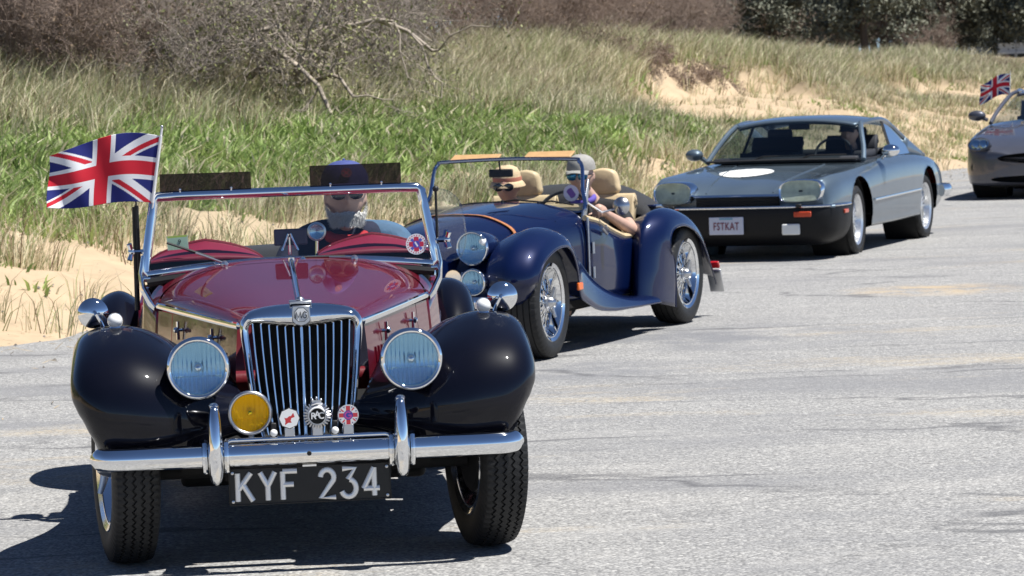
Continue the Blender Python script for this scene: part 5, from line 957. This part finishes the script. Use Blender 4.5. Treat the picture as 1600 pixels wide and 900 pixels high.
def person(car, o, label, headc, skin, shirt, yaw=0, pitch=0, arms=None, k=1.0, lean=0, sleeve=1.0, legs=True):
    """o: hip point in the car's axes; headc: head centre"""
    Rz = Matrix.Rotation(car.rotation_euler.z, 3, 'Z'); hip = Vector(o); H = Vector(headc)-hip; b = MB(); R = head_mb(b, H, yaw, pitch, k)
    neck0 = H+Vector((0, .02, -.085*k)); ch = Vector((0, .045+lean*.5, H.z-.205*k)); sh = ch+Vector((0, .01, .015)); cap_(b, [neck0, ch+Vector((0, 0, .03))], [.052*k, .062*k])
    tor = [(0, 0, 0), (0, .02, .16), ch-Vector((0, 0, .10)), ch]
    cl = MB(); Q = spl(np.array([tuple(p) for p in tor]), 20); cl_r = np.interp(np.linspace(0, 1, 20), [0, .3, .6, .85, 1], [.125, .13, .14, .13, .085]); b.tube(Q, cl_r*.93, 20, flat=(1.25, .82), up=(0, 1, 0)); cl.tube(Q, cl_r*1.06, 24, flat=(1.30, .86), up=(0, 1, 0))
    arms = arms or {}
    for s in (1, -1):
        S = sh+Vector((s*.165*k, 0, -.035)); E_, W_ = arms.get(s, (S+Vector((s*.06, -.08, -.25)), S+Vector((s*.01, -.30, -.20))))
        E_, W_ = Vector(E_), Vector(W_); cap_(b, [sh+Vector((s*.06, 0, -.02)), S], [.058, .058]); cap_(b, [S, (S+E_)/2, E_], [.055, .047, .040]); cap_(b, [E_, (E_*.6+W_*.4), W_], [.040, .038, .026]); hand(b, W_, (W_-E_), Vector((0, 0, -1)) if abs((W_-E_).normalized().z) < .8 else Vector((-s, 0, 0)), .7, k, s)
        cap_(cl, [sh+Vector((s*.03, 0, -.015)), S], [.070, .069]); cap_(cl, [S, S+(E_-S)*sleeve*.5, S+(E_-S)*sleeve], [.067, .060, .055])
        if sleeve >= 1: cap_(cl, [E_, E_+(W_-E_)*.9], [.052, .036])
        if legs: K_ = Vector((s*.12, -.44, .10)); cap_(b, [(s*.09, 0, 0), K_*.5+Vector((s*.05, 0, 0)), K_], [.085, .078, .058]); cap_(b, [K_, K_+Vector((0, -.36, -.22))], [.055, .038]); cap_(b, [K_+Vector((0, -.36, -.22)), K_+Vector((0, -.46, -.18))], [.04, .03])
    body = remesh(b, 'person', skin, None, .0075); body.location = car.location+Rz@hip; body.rotation_euler = car.rotation_euler; tag(body, label, 'person')
    remesh(cl, 'shirt', shirt, body, .012, 6)
    if legs:
        t = MB()
        for s in (1, -1): K_ = Vector((s*.12, -.44, .10)); cap_(t, [(s*.09, 0, 0), K_*.5+Vector((s*.05, 0, 0)), K_], [.10, .09, .07]); cap_(t, [K_, K_+Vector((0, -.34, -.21))], [.068, .052])
        remesh(t, 'trousers', 'trouser', body, .014, 4)
    return body, H, R
def on_head(mb, name, m, body, H, R, k=1.0, **kw): return mb.xf(Matrix.Translation(H)@(R.to_4x4())@Matrix.Scale(k, 4)).build(name, m, body, **kw)
def glasses(body, H, R, lens, k=1.0, big=1.0):
    b = MB()
    for s in (1, -1): b.tube([(s*.030, -.088, .012), (s*.062, -.082, .014), (s*.078, -.055, .014), (s*.079, .0, .010)], .0035, 6)
    b.tube([(-.012, -.101, .014), (0, -.104, .017), (.012, -.101, .014)], .003, 6); f = on_head(b, 'sunglasses', 'sunglass', body, H, R, k)
    for s in (1, -1):
        ol = [(math.cos(a)*.030*big, math.sin(a)*.023*big) for a in np.linspace(0, 2*math.pi, 24, endpoint=False)]; b = MB(); b.grid([[(s*.034+x*q, -.101+.25*((s*.034+x*q)**2)*6*.3-dy, .006+z*q) for x, z in ol] for q, dy in ((1.02, -.004), (1, .002), (.6, .005), (.05, .006))], False, True, True); on_head(b, 'lens', lens, f, H, R, k).parent = f
def ballcap(body, H, R, m, k=1.0, peak=True, badge=None):
    b = MB(); G = []
    for i in range(15):
        t = math.pi/2*(i+.01)/14.02; G.append([(.088*math.sin(t)**.8*math.cos(p), .006+.106*math.sin(t)**.8*math.sin(p), .040+.095*math.cos(t)**.75*(1-.10*math.sin(p)*(math.sin(p) > 0))) for p in np.linspace(0, 2*math.pi, 40, endpoint=False)])
    b.grid(G, False, True, True); c = on_head(b, 'cap', m, body, H, R, k, ang=60)
    if peak:
        b = MB(); b.grid([[(math.sin(a)*.078*(1-.05*q), -.072-.03*math.cos(a)+(-.065*q*math.cos(a)), .044-.010*q-.018*math.sin(a)**2*(.3+q)) for a in np.linspace(-1.25, 1.25, 21)] for q in np.linspace(0, 1, 6)]); on_head(b, 'cap_peak', m, c, H, R, k, ang=60, solid=.004).parent = c
    MB_b = MB().ball((0, .006, .137), .006, 6, 8); on_head(MB_b, 'cap_button', m, c, H, R, k)
    return c
# driver of the maroon car
pb, H, R = person(MG, (.25, 1.80, .40), 'grey-bearded driver in navy cap and sunglasses at the wheel of the maroon car', (.243, 1.74, 1.150), 'skin', 'navy_cloth', yaw=.03, pitch=-.10, arms={1: ((.30, -.12, .27), (.16, -.34, .44)), -1: ((-.27, -.12, .27), (-.14, -.34, .44))}, k=1.0)
cp = ballcap(pb, H, R, mat('navy_cap', (.05, .07, .22), .8, noise=.15, nscale=60), 1.08); glasses(pb, H, R, 'sunglass', 1.0)
def cap_badge(x, z):
    r = np.hypot(x, z); c = np.tile([.012, .014, .035], (len(x), 1)); c[r < .95] = (.30, .05, .08); c[r < .78] = (.02, .02, .06); c[(np.abs(np.abs(x)-np.abs(z)) < .2) & (r < .7)] = (.35, .04, .07); return c
o = printed('cap_badge', cap_badge, .042, .042, 40, MAT['print'], cp, None, rnd); o.matrix_local = Matrix.Translation(H)@R.to_4x4()@T(0, -.1125, .088, rx=-.42)
b = MB(); G = []
for i in range(16):
    t = i/15; row = []
    for p in np.linspace(-1.9, 1.9, 40):
        zz = -.050-.068*t-.016*math.exp(-((abs(p)-.75)/.35)**2)*(1-t)+(.05*max(0, abs(p)-.9)*(1-t))-(.012 if abs(p) < .5 and t < .2 else 0); wx = .083*(1-.30*t**1.6); wy_ = .100*(1-.14*t); row.append((wx*math.sin(p), -wy_*math.cos(p)-.006*max(0, math.cos(p)), zz))
    G.append(row)
Gb = np.array(G); r_ = np.random.default_rng(3); hv, hf, hc = [], [], []
for q in range(5200):
    i_, j_ = r_.integers(0, 15), r_.integers(0, 39); p = Gb[i_, j_]+(Gb[i_+1, j_+1]-Gb[i_, j_])*r_.uniform(0, 1, 3); n_ = np.array([p[0], p[1]*.8, 0]); n_ /= np.linalg.norm(n_)+1e-9; L_ = r_.uniform(.008, .019)
    t_ = np.cross(n_, (0, 0, 1))*.0016; d_ = np.array([r_.normal(0, .25), r_.normal(0, .2), -1])*L_*.8+n_*L_*.45; k_ = len(hv); hv += [p-t_-n_*.004, p+t_-n_*.004, p+d_]; hf += [k_, k_+1, k_+2]; g_ = r_.uniform(.45, .85); hc += [(g_, g_*.97, g_*.93)]*3
M4 = Matrix.Translation(H)@R.to_4x4()@Matrix.Scale(1.0, 4); arr_mesh('beard', np.array([tuple(M4@Vector(v)) for v in hv]), hf, 3, 'print', pb, np.array(hc))
b = MB(); b.tube([(.052*math.sin(a)*1.25, -.055*math.cos(a)+.015, -.135-.022*math.cos(a)) for a in np.linspace(0, 2*math.pi, 30, endpoint=False)], .020, 10, closed=True); on_head(b, 'neck_scarf', 'red_cloth', pb, H, R, 1.1)
b = MB(); S0 = H+Vector((.0, .06, -.165)); cap_(b, [S0+Vector((.085, -.01, .02)), S0+Vector((.18, 0, -.02)), S0+Vector((.25, -.05, -.13))], [.055, .078, .075]); remesh(b, 'jacket_sleeve', 'denim', pb, .01)
b = MB(); cap_(b, [S0+Vector((.09, -.02, .0)), S0+Vector((0, .0, .0)), S0+Vector((-.10, -.01, .01)), S0+Vector((-.19, 0, -.04)), S0+Vector((-.24, -.05, -.13))], [.070, .075, .068, .072, .07]); remesh(b, 'jacket', 'navy_cloth', pb, .01)
# two people in the blue roadster
pb, H, R = person(MO, (-.27, 1.98, .28), 'passenger in beige brimmed hat and dark sunglasses in the blue roadster', (-.275, 1.93, .932), 'skin_pink', 'black_cloth', yaw=.12, pitch=.10, k=.98)
b = MB(); prof = [(0, .135), (.035, .133), (.068, .118), (.086, .085), (.092, .045), (.094, .034)]; b.lathe(prof, (0, .005, 0), n=36, capends=False); hat = on_head(b, 'hat', 'straw_hat', pb, H, R, 1.0, ang=60, solid=.003)
on_head(MB().lathe([(.0945, .036), (.0955, .050), (.094, .062)], (0, .005, 0), n=36, capends=False), 'hat_band', mat('salmon_band', (.55, .20, .13), .8), hat, H, R, 1.0); on_head(MB().lathe([(.093, .036), (.106, .022), (.117, .002), (.118, -.002)], (0, .005, 0), n=36, capends=False), 'hat_brim', 'straw_hat', hat, H, R, 1.0, solid=.003)
glasses(pb, H, R, 'sunglass', 1.0, 1.12)
pb, H, R = person(MO, (.26, 2.0, .30), 'driver in grey cap and blue mirrored sunglasses, bare arm over the door', (.235, 1.93, .985), 'skin', 'black_cloth', yaw=.10, pitch=.05, arms={1: ((.335, -.13, .335), (.27, -.44, .46)), -1: ((-.2, -.15, .22), (-.08, -.36, .42))}, k=1.02, sleeve=.55)
ballcap(pb, H, R, 'grey_cap', 1.04); glasses(pb, H, R, 'blue_lens', 1.02, 1.1)
b = MB(); b.tube([(.05*math.sin(a)*1.25, -.05*math.cos(a)+.015, -.132-.02*math.cos(a)) for a in np.linspace(0, 2*math.pi, 30, endpoint=False)], .018, 10, closed=True); on_head(b, 'collar', 'purple_cloth', pb, H, R, 1.1)
# driver of the coupe, dim behind the glass
pb, H, R = person(XJ, (.37, 1.55, .42), 'driver in dark clothes dimly seen behind the coupe windscreen', (.37, 1.47, 1.03), 'skin', 'black_cloth', k=.98, legs=False); ballcap(pb, H, R, 'black_cloth', 1.0)
# ---------------------------------------------------------------- flags
def flag(car, x, y, z0, z1, wd, hg, name_label, lean, sag, amp, n=160):
    e = empty('union_flag', car.location+Matrix.Rotation(car.rotation_euler.z, 3, 'Z')@Vector((x, y, z0)), car.rotation_euler.z, name_label, 'flag')
    H_ = z1-z0; MB().tube([(0, 0, -.02), (lean*H_, 0, H_)], .0042, 8).build('flag_pole', 'white_paint', e); MB().ball((lean*H_, 0, H_+.004), .006, 8, 8).build('pole_tip', 'satin_metal', e)
    zc = H_-.03-hg/2
    def warp(a, c):
        t = (1-a)/2; v = c*hg/2                # t: 0 at the pole, 1 at the fly
        px = lean*(zc+v*(1-t))-t*wd*(1-.02*np.sin(c*2)); sp = sag(t, c); return np.c_[px, amp*np.sin(t*7.0+c*.9)*t**.7+.35*amp*np.sin(t*15-c*2)*t, zc+v*(1-.06*t)+sp]
    o = printed('flag_cloth', lambda x_, z_: union(-x_, z_, wd/hg), wd, hg, n, MAT['flag_cloth'], e, None, None, warp, thick=.001); MB().tube([(lean*(zc+v), -.002, zc+v) for v in np.linspace(-hg/2, hg/2, 4)], .006, 8).build('flag_sleeve', 'white_paint', e)
    return e
flag(MG, -.505, 1.045, 1.16, 1.455, .40, .245, 'large union flag flying from the windscreen of the maroon car', .17, lambda t, c: .014*np.sin(t*3.6)*(.4+.6*c)-.034*t**3*np.clip(.5+.5*c, 0, 1)-.010*t**2+.008*np.sin(t*6), .035, 220)
flag(XK, -.74, 1.55, 1.14, 1.56, .40, .27, 'small union flag on the window of the grey sports car', .05, lambda t, c: -.10*t+.03*np.sin(t*5), .03, 120)
